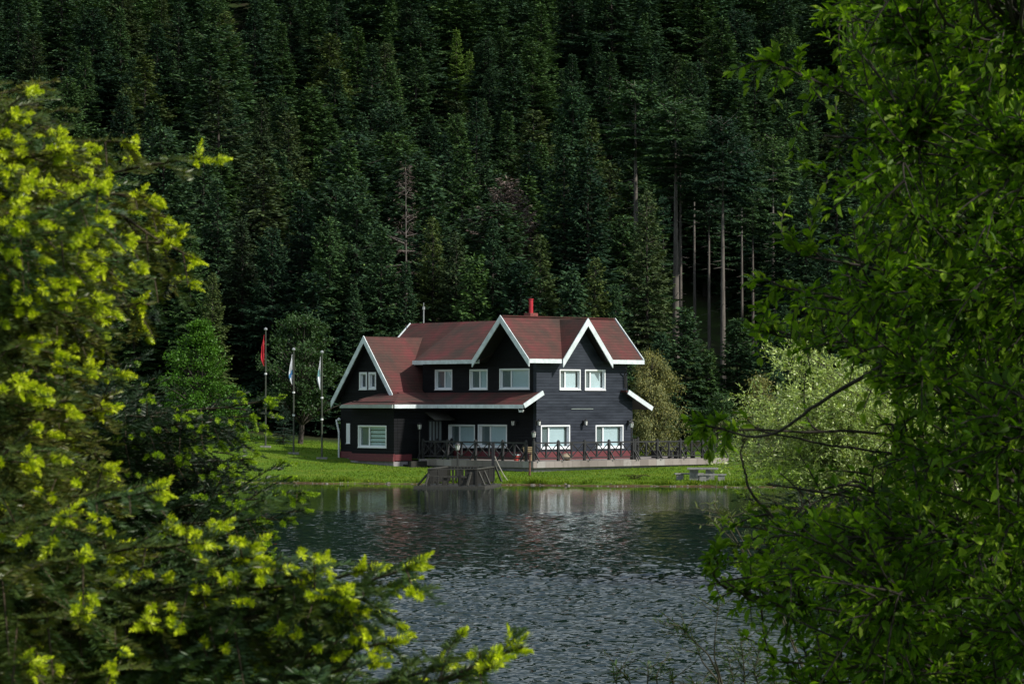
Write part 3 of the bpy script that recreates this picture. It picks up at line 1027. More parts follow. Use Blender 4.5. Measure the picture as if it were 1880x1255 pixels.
EB = -2.48
def s_gray(px): return pw('b', EB, px, 830)[0]
def s_dark(px): return pw('a', EB, px, 830)[0]
gp = [s_gray(x) for x in (980, 1025, 1073, 1118, 1162)]
railing('timber_railing', 'black crossed timber railing before the sunlit grey wall of the house', (0, EB, 0), (11.8, EB, 0), gp, (0, -1))
gp2 = [gp[-1] + .14] + [s_gray(x) for x in (1206.6, 1249, 1289.6, 1328)]
railing('timber_railing', 'black crossed timber railing on the open terrace end beside the pale willow', (0, EB, 0), (11.8, EB, 0), gp2, (0, -1))
dp = [s_dark(x) for x in (966, 923, 873, 822, 777)]
railing('timber_railing', 'black crossed timber railing before the shaded porch windows', (EB, 0, 0), (EB, 8, 0), dp, (-1, 0))
railing('timber_railing', 'short dark railing beside the terrace steps below the bay', (-2.3, 6.62, 0), (0, 6.62, 0), [0.05, 1.1, 2.1], (0, 1), braces=False)
railing('timber_railing', 'black crossed timber railing along the back edge of the open terrace', (7.4, 4.3, 0), (11.8, 4.3, 0), [0.05, 1.5, 2.9, 4.3], (0, 1), braces=False)


def lamp_post(px, base, h, label, group='lamp posts round the terrace'):
    root = empty('lamp_post', tuple(base))
    tag(root, label, 'lamp post', group)
    m = MB()
    m.tube([(0, 0, 0), (0, 0, .25), (0, 0, .26), (0, 0, h - .35)], [.085, .075, .05, .04], 10)
    m.build('pole', M['metal_black'], root)
    m = MB()
    m.tube([(0, 0, h - .35), (0, 0, h - .31)], [.05, .09], 8)
    m.tube([(0, 0, h - .07), (0, 0, h - .02), (0, 0, h + .06)], [.15, .12, .015], 8)
    for k in range(6):
        an = k * math.pi / 3
        m.bar((math.cos(an) * .085, math.sin(an) * .085, h - .31), (math.cos(an) * .125, math.sin(an) * .125, h - .07), .014, .014, (math.cos(an), math.sin(an), .01))
    ln = m.build('lantern', M['metal_black'], root)
    m = MB(); m.tube([(0, 0, h - .308), (0, 0, h - .072)], [.072, .112], 8); m.build('lantern_glass', M['lamp_glass'], ln)
    return root


b_ = s_dark(771.7)
lamp_post(0, to_world((-2.45, b_ + .1, 0)), 1.90, 'black lamp post with white lantern beside the terrace steps')
lamp_post(0, to_world((-2.35, -2.36, 0)), 1.55, 'black lamp post at the terrace corner below the porch eaves')
lamp_post(0, to_world((gp[-1] + .05, -2.32, 0)), 2.0, 'tall black lamp post where the grey wall ends beside the pale willow')
lamp_post(0, to_world((11.2, -2.1, 0)), 2.0, 'black lamp post at the far open end of the terrace')
gq = at(840, 868, 141.5)
lamp_post(0, (gq[0], gq[1], float(ground_z(gq[0], gq[1]))), 1.62, 'short black lamp post on the grass behind the wooden jetty')

# odds and ends on the terrace
def chair(p, rz, label):
    root = empty('wooden_chair', tuple(to_world(p)), TH + rz)
    tag(root, label, 'chair', 'beige wooden chairs on the terrace')
    m = MB()
    for k in range(4): m.span((-.22, -.22 + k * .115, .42), (.22, -.22 + k * .115 + .09, .445))
    m.build('seat', M['beige'], root)
    for sx in (-.2, .2):
        for sy, top in ((-.2, .415), (.2, .415)):
            m = MB(); m.bar((sx, sy, 0), (sx * .95, sy * .95, top), .04, .04, (1, 0, 0)); m.build('leg', M['beige'], root)
    m = MB()
    for sx in (-.19, .19): m.bar((sx, .21, .45), (sx, .28, .76), .035, .04, (1, 0, 0))
    for k in range(3): m.bar((-.17, .225 + k * .02, .52 + k * .09), (.17, .225 + k * .02, .52 + k * .09), .02, .055)
    m.build('backrest', M['beige'], root)


ca_ = s_dark(946)
chair((-1.6, ca_ - .1, 0), 1.2, 'beige slatted chair behind the porch railing, its back to the wall')
chair((-1.45, -1.0, 0), 2.5, 'beige slatted chair near the terrace corner behind the railing')
pt = empty('plant_pot', tuple(to_world((-2.05, s_dark(937), 0))))
tag(pt, 'small red pot with white rim behind the porch railing', 'pot')
m_ = MB(); m_.tube([(0, 0, 0), (0, 0, .28)], [.12, .18], 12); m_.build('pot', M['clay'], pt)
m_ = MB(); m_.tube([(0, 0, .281), (0, 0, .34)], [.19, .19], 12); m_.build('rim', M['white'], pt)
bag = MB()
th_ = np.linspace(0, math.pi, 7); ph_ = np.linspace(0, 2 * math.pi, 12, endpoint=False)
T_, Pp = np.meshgrid(th_, ph_, indexing='ij')
rr = 1 + .12 * np.sin(3 * Pp + 2 * T_)
V_ = np.stack([.34 * rr * np.sin(T_) * np.cos(Pp), .24 * rr * np.sin(T_) * np.sin(Pp), .19 + .19 * np.cos(T_)], -1)
ii = np.arange(84).reshape(7, 12)
bag.add(V_.reshape(-1, 3), np.stack([ii[:-1], np.roll(ii, -1, 1)[:-1], np.roll(ii, -1, 1)[1:], ii[1:]], -1).reshape(-1, 4))
bo = bag.build('cushion', M['tan'], None, True); bo.location = tuple(to_world((.4, -1.9, 0))); bo.rotation_euler = (0, 0, TH)
tag(bo, 'tan lumpy cushion lying on the terrace behind the railing', 'cushion')
tt = empty('terrace_table', tuple(to_world((9.0, -1.2, 0))), TH)
tag(tt, 'low dark wooden table on the open terrace behind the railing', 'table')
m_ = MB()
for k in range(5): m_.span((-.75, -.4 + k * .165, .60), (.75, -.4 + k * .165 + .14, .64))
m_.build('tabletop', M['black_wood'], tt)
for sx in (-.65, .65):
    for sy in (-.32, .32):
        m_ = MB(); m_.span((sx - .05, sy - .05, 0), (sx + .05, sy + .05, .595)); m_.build('leg', M['black_wood'], tt)
for i_, (yy, lab) in enumerate(((-.95, 'dark wooden bench between the terrace railing and the low table'), (.95, 'dark wooden bench behind the low terrace table'))):
    bb = empty('terrace_bench', tuple(to_world((9.0, -1.2 + yy * .9, 0))), TH)
    tag(bb, lab, 'bench', 'dark benches at the terrace table')
    m_ = MB(); m_.span((-.8, -.16, .36), (.8, .16, .41)); m_.build('seat', M['black_wood'], bb)
    for sx in (-.65, .65):
        m_ = MB(); m_.span((sx - .05, -.13, 0), (sx + .05, .13, .358)); m_.build('leg', M['black_wood'], bb)

# ------------------------------------------------------------------ jetty
J0 = at(761, 894.5, 130.7); J1 = at(888, 895.6, 130.2); J2 = at(943, 889.2, 135.6)
ju = unit((J1 - J0) * [1, 1, 0]); jl = float(np.linalg.norm((J1 - J0)[:2]))
jv = np.array([-ju[1], ju[0], 0]); jd = 5.3
jrz = math.atan2(ju[1], ju[0])
jetty = empty('wooden_jetty', (J0[0], J0[1], 0.0), jrz)
tag(jetty, 'weathered wooden jetty with balustrade and raking props standing in the water', 'jetty')
x0, x1, y0_, y1_ = .62, jl - .38, .30, jd - .3
m = MB()
for k in range(int(jd / .2)):
    m.span((0, k * .2, .02), (jl, k * .2 + .18, .07))
m.build('platform', M['weathered'], jetty)
m = MB(); m.span((-.03, -.06, -.04), (jl + .03, -.005, .085)); m.span((jl + .004, -.005, -.04), (jl + .06, jd, .085)); m.build('edge_beam', M['weathered_pale'], jetty)
for (x, y) in ((.3, .3), (jl - .3, .3), (.3, jd - .3), (jl - .3, jd - .3)):
    m = MB(); m.tube([(x, y, -1.6), (x, y, .018)], .09, 8); m.build('pile', M['weathered'], jetty)
H = .86
post_at = [(x0, y0_), (x0 + 1.45, y0_), (x1, y0_), (x1, 2.0), (x1, 3.6), (x0, y1_), (x0, 2.4), (x0 + 1.4, y1_)]
for (x, y) in post_at:
    m = MB(); m.span((x - .055, y - .055, .072), (x + .055, y + .055, H - .03)); m.build('post', M['weathered'], jetty)
m = MB(); m.span((x1 - .07, y1_ - .07, .072), (x1 + .07, y1_ + .07, 2.0)); m.build('tall_post', M['black_wood'], jetty)
for a_, b_ in (((x0 - .06, y0_), (x1 + .06, y0_)), ((x1, y0_ + .071), (x1, y1_ - .08)), ((x0, y0_ + .071), (x0, y1_ + .06)), ((x0 + .07, y1_), (x0 + 1.5, y1_))):
    m = MB(); m.bar((*a_, H), (*b_, H), .13, .055); m.build('top_rail', M['weathered_pale'], jetty)
m = MB()
n = 26
for k in range(n):
    y = y0_ + .16 + (y1_ - y0_ - .32) * k / (n - 1); m.span((x1 - .02, y - .045, .18), (x1 + .02, y + .045, H - .03))
m.build('baluster_panel', M['weathered'], jetty)
m = MB()
for k in range(n):
    y = y0_ + .16 + (y1_ - y0_ - .32) * k / (n - 1); m.span((x0 - .02, y - .045, .18), (x0 + .02, y + .045, H - .03))
m.build('baluster_panel', M['weathered'], jetty)
m = MB()
for k in range(9):
    x = x0 + .12 + 1.25 * k / 8; m.span((x - .05, y1_ - .02, .18), (x + .05, y1_ + .02, H - .03))
m.build('baluster_panel', M['weathered'], jetty)
m = MB()
for k in range(7):
    x = x0 + .15 + (x1 - x0 - .75) * k / 6; m.span((x - .03, y0_ - .02, .13), (x + .03, y0_ + .02, .50))
m.build('baluster_panel', M['weathered'], jetty)
m = MB(); m.bar((x0 + .06, y0_, .53), (x1 - .5, y0_, .53), .05, .05); m.build('middle_rail', M['weathered_pale'], jetty)
m = MB(); m.span((x1 - .46, y0_ - .02, .13), (x1 - .06, y0_ + .02, H - .03)); m.build('boarded_panel', M['weathered'], jetty)
m = MB()
m.span((x0 + .3, y0_ + 1.2, .42), (x0 + 1.6, y0_ + 1.5, .47)); m.span((x0 + .4, y0_ + 1.25, .072), (x0 + .6, y0_ + 1.45, .419)); m.span((x0 + 1.3, y0_ + 1.25, .072), (x0 + 1.5, y0_ + 1.45, .419))
m.build('bench_board', M['weathered_pale'], jetty)
for p, q in (((x0, y0_ - .05, .62), (x0 - .12, .02, .11)), ((x0 - .05, y0_ + .1, .66), (.08, y0_ + .1, .11)), ((x1 - .25, y0_ - .05, .72), (x1 - .38, .02, .11)),
             ((x1 + .05, y0_ + .25, .74), (jl - .02, y0_ + .1, .11)), ((x1 + .05, 2.1, .74), (jl - .02, 1.9, .11)), ((x1 + .08, y1_ + .1, .9), (jl + .0, y1_ + .25, .11)), ((x0 - .05, y1_ - .2, .66), (.08, y1_ - .2, .11))):
    m = MB(); m.bar(p, q, .07, .10, (.3, 1, 0)); m.build('raking_prop', M['weathered_pale'], jetty)
rp = MB()
tt_ = np.linspace(0, 1, 12)
pa, pb_ = np.array([x1 + .08, y1_, 1.35]), np.array([jl + .25, y1_ + .8, .12])
rp.tube(pa[None] * (1 - tt_[:, None]) + pb_[None] * tt_[:, None] - np.stack([0 * tt_, 0 * tt_, .45 * tt_ * (1 - tt_)], 1), .022, 5)
ro = rp.build('mooring_rope', M['rope'])
ro.location = jetty.location; ro.rotation_euler = jetty.rotation_euler
tag(ro, 'pale slack rope hanging from the tall jetty post to the bank', 'rope')

# ------------------------------------------------------------------ flagpoles
def flag_mesh(top, ln, wd, seed, mats, pattern):
    r = np.random.default_rng(seed)
    nu, nv = 11, 26
    U, V = np.meshgrid(np.linspace(0, 1, nu), np.linspace(0, 1, nv))
    env = np.sin(np.pi * np.clip(V * .9 + .1, 0, 1)) ** .8 * (0.35 + .65 * V)
    X = -U * wd * env * (1 + .12 * np.sin(V * 9 + seed)) - .03
    Y = .10 * np.sin(U * 9 + V * 4 + seed) * (0.25 + U) + .04 * np.sin(V * 14)
    Z = -V * ln - U * .35 * (1 - V) * ln * .5
    m = Acc()
    idx = np.arange(nu * nv).reshape(nv, nu)
    P_ = np.stack([X, Y, Z], -1).reshape(-1, 3) + np.array(top)
    for j in range(nv - 1):
        for i in range(nu - 1):
            pass
    f = np.stack([idx[:-1, :-1], idx[1:, :-1], idx[1:, 1:], idx[:-1, 1:]], -1)
    for mi in range(len(mats)):
        sel = np.array([[pattern((i + .5) / (nu - 1), (j + .5) / (nv - 1)) == mi for i in range(nu - 1)] for j in range(nv - 1)])
        if sel.any(): m.add(P_, f[sel], mi=mi)
    return m


M['flag_red'] = simple('red_cloth', (0.42, 0.015, 0.03), 0.8, 0.1, 5, bmp=0)
M['flag_white'] = simple('white_cloth', (0.66, 0.70, 0.76), 0.8, 0.08, 5, bmp=0)
M['flag_blue'] = simple('blue_cloth', (0.06, 0.20, 0.42), 0.8, 0.1, 5, bmp=0)
M['flag_teal'] = simple('teal_cloth', (0.16, 0.38, 0.42), 0.8, 0.1, 5, bmp=0)
M['pole_paint'] = simple('grey_green_pole', (0.05, 0.058, 0.045), 0.5, 0.2, 6, bmp=0)


def flagpole(px, pyb, pyt, Y, label, flab, flen, fwd, mats, pattern, seed):
    b = at(px, pyb, Y); gz = float(ground_z(b[0], b[1]))
    h = at(px, pyt, Y)[2] - gz
    root = empty('flagpole', (b[0], b[1], gz))
    tag(root, label, 'flagpole', 'flagpoles on the lawn')
    m = MB(); m.tube([(0, 0, .09), (0, 0, h * .4), (0, 0, h - .12)], [.055, .045, .035], 10); m.build('pole', M['pole_paint'], root)
    m = MB(); m.span((-.30, -.25, -.15), (.30, .25, .085)); m.build('base', M['concrete'], root)
    m = MB(); m.tube([(0, 0, h - .118), (0, 0, h - .07), (0, 0, h), (0, 0, h + .06)], [.05, .10, .10, .02], 10); m.build('finial', M['metal_grey'], root)
    for fz in (h - flen - .75, h * .36):
        m = MB(); m.tube([(0, 0, fz), (0, 0, fz + .10)], [.075, .075], 10); m.build('collar', M['white_pipe'], root)
    fo = flag_mesh((-.06, 0, h - .28), flen, fwd, seed, mats, pattern).build('flag', mats, None, True)
    fo.location = (b[0], b[1], gz)
    tag(fo, flab, 'flag', 'limp flags on the poles')
    md = fo.modifiers.new('thickness', 'SOLIDIFY'); md.thickness = .006


flagpole(487.5, 821, 603, 164, 'tall flagpole carrying the red flag on the lawn', 'limp red flag with a white mark hanging from its pole', 1.9, .28,
         [M['flag_red'], M['flag_white']], lambda u, v: 1 if (u - .55) ** 2 * 1.0 + (v - .26) ** 2 * 9 < .025 and not (u - .68) ** 2 + (v - .26) ** 2 * 9 < .013 else 0, 1)
flagpole(539, 829.5, 640, 160, 'flagpole with the white and bright blue flag, beside the small spruce', 'limp white flag with a bright blue band near its lower end', 1.75, .28,
         [M['flag_white'], M['flag_blue']], lambda u, v: 1 if .50 < v - .18 * u < .68 else 0, 2)
flagpole(591, 836, 645, 157, 'flagpole with the white and teal flag, close to the house gable', 'limp white flag with teal marks nearest the house gable', 1.85, .25,
         [M['flag_white'], M['flag_teal']], lambda u, v: 1 if (.30 < v < .56 and .35 < u < .8) else 0, 3)

# ------------------------------------------------------------------ picnic table, standpipe
pb0 = at(1291, 880, 135.3); gz = float(ground_z(pb0[0], pb0[1]))
pic = empty('picnic_table', (pb0[0], pb0[1], gz), R(-6))
tag(pic, 'grey concrete picnic table on two block legs by the water edge', 'table')
m = MB(); m.span((-.75, -.45, .52), (.70, .45, .60)); m.build('tabletop', M['concrete'], pic)
for x in (-.42, .34):
    m = MB(); m.prism([(x - .22, -.25, .519), (x + .20, -.25, .519), (x + .18, .25, .519), (x - .20, .25, .519)], (0, 0, -.6)); m.build('leg', M['concrete'], pic)
for dx, dy, w_, rz, lab in ((.35, -1.0, 1.35, R(-4), 'grey concrete bench between the picnic table and the water'), (-.62, .75, 1.4, R(4), 'grey concrete bench behind the picnic table, nearer the terrace')):
    bx_, by_ = pb0[0] + dx, pb0[1] + dy
    b = empty('picnic_bench', (bx_, by_, float(ground_z(bx_, by_))), rz)
    tag(b, lab, 'bench', 'concrete benches at the picnic table')
    m = MB(); m.span((-w_ / 2, -.16, .27), (w_ / 2, .16, .335)); m.build('seat', M['concrete'], b)
    for x in (-w_ * .32, w_ * .32):
        m = MB(); m.span((x - .16, -.13, -.1), (x + .16, .13, .269)); m.build('leg', M['concrete'], b)
sp_ = at(972.5, 872, 142.0)
stp = empty('standpipe', (sp_[0], sp_[1], float(ground_z(sp_[0], sp_[1]))), 0)
tag(stp, 'reddish brown standpipe post with a cross handle on the grass before the terrace', 'standpipe')
m = MB(); m.tube([(0, 0, -.1), (0, 0, .55), (.01, 0, 1.0)], [.06, .05, .04], 8); m.build('post', M['rust'], stp)
m = MB(); m.bar((-.10, -.07, .72), (.10, -.07, .74), .03, .03); m.tube([(0, -.02, 1.0), (0, -.02, 1.06)], [.04, .03], 8); m.build('tap_handle', M['weathered_pale'], stp)

# ------------------------------------------------------------------ foliage materials
needle_hue = [(0.0, (0.50, 0.64, 0.70)), (0.25, (0.78, 0.90, 0.88)), (0.5, (0.98, 1.06, 0.98)), (0.75, (1.22, 1.32, 0.92)), (0.88, (1.38, 1.42, 0.88)), (1.0, (0.66, 0.9, 0.98))]
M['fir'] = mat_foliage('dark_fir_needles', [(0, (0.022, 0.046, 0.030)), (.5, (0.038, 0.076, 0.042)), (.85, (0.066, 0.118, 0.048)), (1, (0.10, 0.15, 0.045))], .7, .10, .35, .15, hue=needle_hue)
M['fir_rough'] = mat_foliage('olive_fir_needles', [(0, (0.032, 0.050, 0.028)), (.5, (0.058, 0.084, 0.040)), (1, (0.105, 0.132, 0.046))], .7, .10, .35, .15, hue=needle_hue)
M['larch'] = mat_foliage('fresh_larch_needles', [(0, (0.07, 0.14, 0.035)), (1, (0.17, 0.28, 0.06))], .65, .2, .4, .2)
M['dead'] = mat_foliage('dead_brown_needles', [(0, (0.095, 0.075, 0.070)), (1, (0.165, 0.130, 0.120))], .8, .05, .4, .1)
M['blue_spruce'] = mat_foliage('blue_green_needles', [(0, (0.012, 0.030, 0.022)), (1, (0.045, 0.085, 0.060))], .65, .08, .4, .2)
M['fresh_leaf'] = mat_foliage('fresh_green_leaves', [(0, (0.034, 0.100, 0.010)), (1, (0.075, 0.185, 0.018))], .5, .3, .4, .25)
M['deep_leaf'] = mat_foliage('deep_green_leaves', [(0, (0.022, 0.052, 0.016)), (1, (0.045, 0.095, 0.030))], .5, .25, .45, .25)
M['willow_leaf'] = mat_foliage('grey_olive_willow_leaves', [(0, (0.10, 0.13, 0.055)), (.6, (0.165, 0.185, 0.075)), (1, (0.26, 0.24, 0.065))], .6, .25, .35, .25)

# ------------------------------------------------------------------ conifers on the hill
def conifer(seed, H, Rb, base=0.08, power=.8, dens=1.0, spray=.40, droop=.35, gaps=0.0, thin=.14, wh=.54, nb=9, stub=0):
    """whorls of flat, slightly drooping sprays up a tapering trunk"""
    r = np.random.default_rng(seed)
    P, D, SD, LN, WD, TN = [], [], [], [], [], []
    limb = Acc()
    zb = base * H
    z = zb
    wob = r.uniform(0, 6.28, 3)
    while z < H - .15:
        t = (z - zb) / (H - zb)
        prof = (1 - t) ** power * (1 - .35 * max(0, .18 - t) / .18) * (1 + .16 * math.sin(t * 17 + wob[0]) + .08 * math.sin(t * 41 + wob[1]))
        k = max(4, int(round(nb * (0.6 + .4 * (1 - t)))))
        ph0 = r.uniform(0, 6.28)
        for i in range(k):
            if r.random() < gaps: continue
            ph = ph0 + 6.283 * i / k + r.normal(0, .25)
            L = Rb * prof * r.uniform(.60, 1.16) * (1 + .12 * math.sin(ph + wob[2])) + .25
            el = -.16 + .80 * t ** 1.6 + r.normal(0, .07)
            h = np.array([math.cos(ph), math.sin(ph), 0])
            o = np.array([0, 0, z + r.uniform(-.12, .12)])
            n = max(4, int(L / .15 * dens))
            s = np.linspace(.22 if L > .8 else .08, 1, n)
            pos = o + h * (s * L * math.cos(el))[:, None] + UP * (s * L * math.sin(el) - droop * L * s * s * (1 - t) * .6 + .22 * L * np.maximum(0, s - .6))[:, None]
            side = np.array([-h[1], h[0], 0])
            for sg in (-1, 1):
                ll = (.18 + (1 - s) * L * .50) * r.uniform(.65, 1.2, n)
                dr = unit(h * .8 + side * sg * r.uniform(.7, 1.2, n)[:, None] + UP * r.normal(-.14, .12, n)[:, None])
                for q in range(3):
                    f = (0.0, .30, .62)[q]
                    P.append(pos + dr * (ll * f)[:, None] - UP * (.10 * ll * f * f)[:, None]); D.append(unit(dr + side * (r.normal(0, .32, n))[:, None] + UP * r.normal(-.05, .16, n)[:, None]))
                    LN.append(np.minimum(ll * .50 + .14, .62) * spray / .40); WD.append(thin * r.uniform(.75, 1.35, n))
                    TN.append(np.clip(.30 + .22 * s + .12 * f + r.normal(0, .15, n) + .08 * t, 0, 1))  # tone rises towards the spray ends and the treetop
            P.append(pos[-1:]); D.append(unit(h + UP * .15)[None]); LN.append(np.array([.36 * spray / .40])); WD.append(np.array([thin])); TN.append(np.array([.75]))
            if L > .7 and r.random() < .6:
                limb.tube(np.stack([o, pos[len(pos) // 2], pos[-1]]), [.035, .02, .008], 3, cap=False)
        z += wh * r.uniform(.75, 1.25) * (1 - .40 * t)
    for i in range(stub):
        zz = r.uniform(.12, base) * H; ph = r.uniform(0, 6.28); l = r.uniform(.3, 1.3)
        h = np.array([math.cos(ph), math.sin(ph), -.15])
        limb.tube(np.stack([[0, 0, zz], np.array([0, 0, zz]) + h * l]), [.025, .008], 3, cap=False)
    kk = 10
    P.append(np.stack([np.zeros(kk), np.zeros(kk), H - .7 + np.linspace(0, .7, kk)], 1)); D.append(unit(r.normal(0, 1, (kk, 3)) * [.6, .6, .2] + UP)); LN.append(np.full(kk, .3)); WD.append(np.full(kk, .08)); TN.append(np.full(kk, .8))
    P, D, LN, WD, TN = map(np.concatenate, (P, D, LN, WD, TN))
    nrm = unit(UP + r.normal(0, .38, (len(P), 3)))
    side = unit(np.cross(D, nrm))
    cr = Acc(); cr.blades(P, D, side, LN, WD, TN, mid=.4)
    tk = Acc()
    tk.tube([(0, 0, -1.0), (0, 0, 0.3), (.05, 0, H * .5), (0, 0, H - .3)], [.0125 * H + .05, .010 * H + .04, .007 * H, .02], 8)
    if limb.n:
        off = tk.n
        for v_, l_, t_, a_, m_ in zip(limb.v, limb.l, limb.t, limb.a, limb.mi):
            tk.v.append(v_); tk.l.append(l_ + off); tk.t.append(t_); tk.a.append(a_); tk.mi.append(m_)
        tk.n += limb.n
    return cr, tk


PROTO = {}


def proto(key, seed, H, Rb, fol, bark, **kw):
    cr, tk = conifer(seed, H, Rb, **kw)
    PROTO[key] = (cr.mesh(key + '_crown', M[fol]), tk.mesh(key + '_trunk', M[bark], True), H)


M['trunk'] = simple('fir_bark', (0.045, 0.038, 0.033), 0.9, 0.45, 3.0, (3, 3, 0.6), bmp=0.4)
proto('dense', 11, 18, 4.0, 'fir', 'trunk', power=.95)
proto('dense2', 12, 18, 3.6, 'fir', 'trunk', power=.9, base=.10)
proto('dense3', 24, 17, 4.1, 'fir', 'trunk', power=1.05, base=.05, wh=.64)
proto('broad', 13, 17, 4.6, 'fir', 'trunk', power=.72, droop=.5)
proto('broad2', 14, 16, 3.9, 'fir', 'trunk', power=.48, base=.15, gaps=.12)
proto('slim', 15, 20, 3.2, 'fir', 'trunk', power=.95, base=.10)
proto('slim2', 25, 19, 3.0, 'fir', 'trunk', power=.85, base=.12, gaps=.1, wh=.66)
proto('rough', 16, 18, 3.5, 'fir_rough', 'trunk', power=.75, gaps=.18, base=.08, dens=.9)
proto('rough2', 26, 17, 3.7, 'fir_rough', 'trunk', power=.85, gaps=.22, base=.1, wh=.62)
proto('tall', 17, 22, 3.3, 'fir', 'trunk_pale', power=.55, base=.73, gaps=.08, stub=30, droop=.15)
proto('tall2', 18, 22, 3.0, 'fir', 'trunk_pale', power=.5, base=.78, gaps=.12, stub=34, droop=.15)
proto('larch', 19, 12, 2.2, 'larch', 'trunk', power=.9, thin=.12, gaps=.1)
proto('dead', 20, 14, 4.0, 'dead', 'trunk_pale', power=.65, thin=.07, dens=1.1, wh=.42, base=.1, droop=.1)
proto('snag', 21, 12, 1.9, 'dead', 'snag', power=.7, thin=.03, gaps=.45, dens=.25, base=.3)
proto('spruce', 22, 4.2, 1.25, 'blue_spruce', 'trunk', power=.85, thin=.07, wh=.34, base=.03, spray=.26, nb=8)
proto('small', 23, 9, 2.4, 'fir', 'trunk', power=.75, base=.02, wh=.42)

WORDS = {'dense': 'dark conical fir', 'dense2': 'dark full fir', 'broad': 'broad dark fir', 'broad2': 'round topped broad fir', 'slim': 'slim pointed fir', 'slim2': 'thin tiered fir', 'dense3': 'dark tiered conical fir', 'rough2': 'gappy olive fir', 'rough': 'ragged olive fir',
         'tall': 'tall bare trunked fir', 'tall2': 'tall long trunked fir', 'larch': 'pale fresh green larch', 'dead': 'dead brown fir', 'snag': 'bleached leafless fir', 'spruce': 'small blue green spruce', 'small': 'young low fir'}
TREES = []


def plant(key, x, y, H, wid=1.0, rz=None, label=None, group='firs on the forested hillside'):
    crm, tkm, H0 = PROTO[key]
    s = H / H0
    gz = float(ground_z(x, y))
    nm = {'larch': 'larch_tree', 'dead': 'dead_fir_tree', 'snag': 'dead_fir_tree', 'spruce': 'spruce_tree'}.get(key, 'fir_tree')
    root = empty(nm, (x, y, gz - .05), rng.uniform(0, 6.28) if rz is None else rz)
    root.scale = (s * wid, s * wid, s)
    c = bpy.data.objects.new('crown', crm); c.parent = root; COL.objects.link(c)
    if key != 'snag' or True:
        t = bpy.data.objects.new('trunk', tkm); t.parent = root; COL.objects.link(t)
    tag(root, label, 'tree', group)
    tx, ty = proj((x, y, gz + H))
    bx_, by_ = proj((x, y, gz))
    TREES.append(dict(o=root, key=key, x=x, y=y, H=H, px=tx, top=ty, bot=by_, r=2.8 * wid * s, label=label))
    return root


def plant_px(key, px, topy, Y, wid=1.0, label=None, **kw):
    p = at(px, topy, Y)
    gz = float(ground_z(p[0], Y))
    return plant(key, p[0], Y, p[2] - gz, wid, label=label, **kw)


# named trees read off the photograph: crown-top pixel and distance
plant_px('dead', 931, 327, 196, .95, 'dead brown fir standing out above the house chimney')
plant_px('snag', 745, 302, 192, .6, 'bleached leafless fir rising over the roof mast')
plant_px('larch', 1311, 74, 292, .9, 'single pale fresh green larch high on the dark slope')
plant_px('larch', 838, 52, 300, .9, 'taller of two fresh green larches near the top of the slope')
plant_px('larch', 862, 92, 290, .8, 'shorter fresh green larch just below its taller neighbour')
plant_px('spruce', 520, 742, 168, 1.0, 'small blue green spruce on the lawn between two flagpoles', group=None)
for px_, ty_, Y_, k_, w_ in ((1166, 150, 207, 'tall2', 1.15), (1240, 185, 201, 'tall2', 1.25), (1249, 230, 204, 'tall', .8), (1302, 290, 203, 'tall', .75), (1327, 215, 198, 'tall', 1.0), (1382, 320, 208, 'tall', .8), (1419, 250, 212, 'tall2', .9), (1218, 360, 224, 'tall2', .6), (1275, 235, 228, 'tall', .7), (1362, 250, 222, 'tall', .65)):
    plant_px(k_, px_, ty_, Y_, w_)
for px_, ty_, Y_, k_, w_ in ((1187, 350, 186, 'rough', .85), (1258, 565, 181, 'small', 1.0), (1215, 610, 180, 'small', .9), (1352, 585, 182, 'small', 1.1), (1402, 600, 180, 'small', 1.0), (1300, 640, 181, 'small', .9), (1440, 560, 184, 'dense', .8),
                            (1035, 250, 194, 'dense', 1.0), (1078, 262, 192, 'dense2', 1.0), (905, 402, 181, 'dense', .85), (992, 430, 180, 'rough', 1.0), (1092, 472, 180, 'rough', .95), (1050, 500, 178.5, 'small', .9),
                            (838, 425, 181, 'rough', .9), (795, 398, 182.5, 'rough', .85), (870, 470, 179, 'small', .8), (955, 480, 178.5, 'small', 1.0), (1130, 520, 180, 'dense', .8), (745, 480, 179, 'dense', .9),
                            (655, 325, 184, 'broad', 1.0), (700, 415, 179.5, 'dense', 1.1), (605, 400, 181, 'broad', .85), (555, 350, 186, 'dense', 1.05), (500, 420, 182, 'broad', .9), (445, 400, 184, 'rough', 1.05),
                            (400, 330, 188, 'dense', 1.0), (350, 420, 182, 'dense', 1.0), (300, 235, 192, 'broad', 1.1), (248, 380, 184, 'dense', 1.0), (190, 300, 190, 'broad2', 1.0), (390, 500, 178, 'rough', .9),
                            (1480, 330, 192, 'dense', 1.0), (1520, 450, 186, 'broad', .9), (1600, 350, 190, 'dense', 1.0), (1560, 520, 182, 'dense2', .9), (650, 520, 178, 'dense', .9), (575, 500, 179, 'small', 1.1)):
    plant_px(k_, px_, ty_, Y_, w_)

# the rest of the wood: scattered up the slope
def free(x, y, d):
    for t in TREES:
        if (t['x'] - x) ** 2 + (t['y'] - y) ** 2 < d * d: return False
    return True


keys = ['dense', 'dense2', 'dense3', 'broad', 'broad2', 'slim', 'slim2', 'rough', 'dense', 'dense2', 'dense3', 'broad', 'rough2']
tries, FAR_SPOTS = 0, []
cand = []
while tries < 34000:
    tries += 1
    y = 187 + (348 - 187) * rng.random() ** .78
    lim = .18 * y + 5
    x = rng.uniform(-lim, min(lim, .15 * y + 4))
    cand.append((x, y))
occ = [(t['x'], t['y']) for t in TREES]
picked = []
grid = {}


def near_ok(x, y, d):
    gx0, gy0 = int(x // 7), int(y // 7)
    for i in (-1, 0, 1):
        for j in (-1, 0, 1):
            for (u, v) in grid.get((gx0 + i, gy0 + j), ()):
                if (u - x) ** 2 + (v - y) ** 2 < d * d: return False
    return True


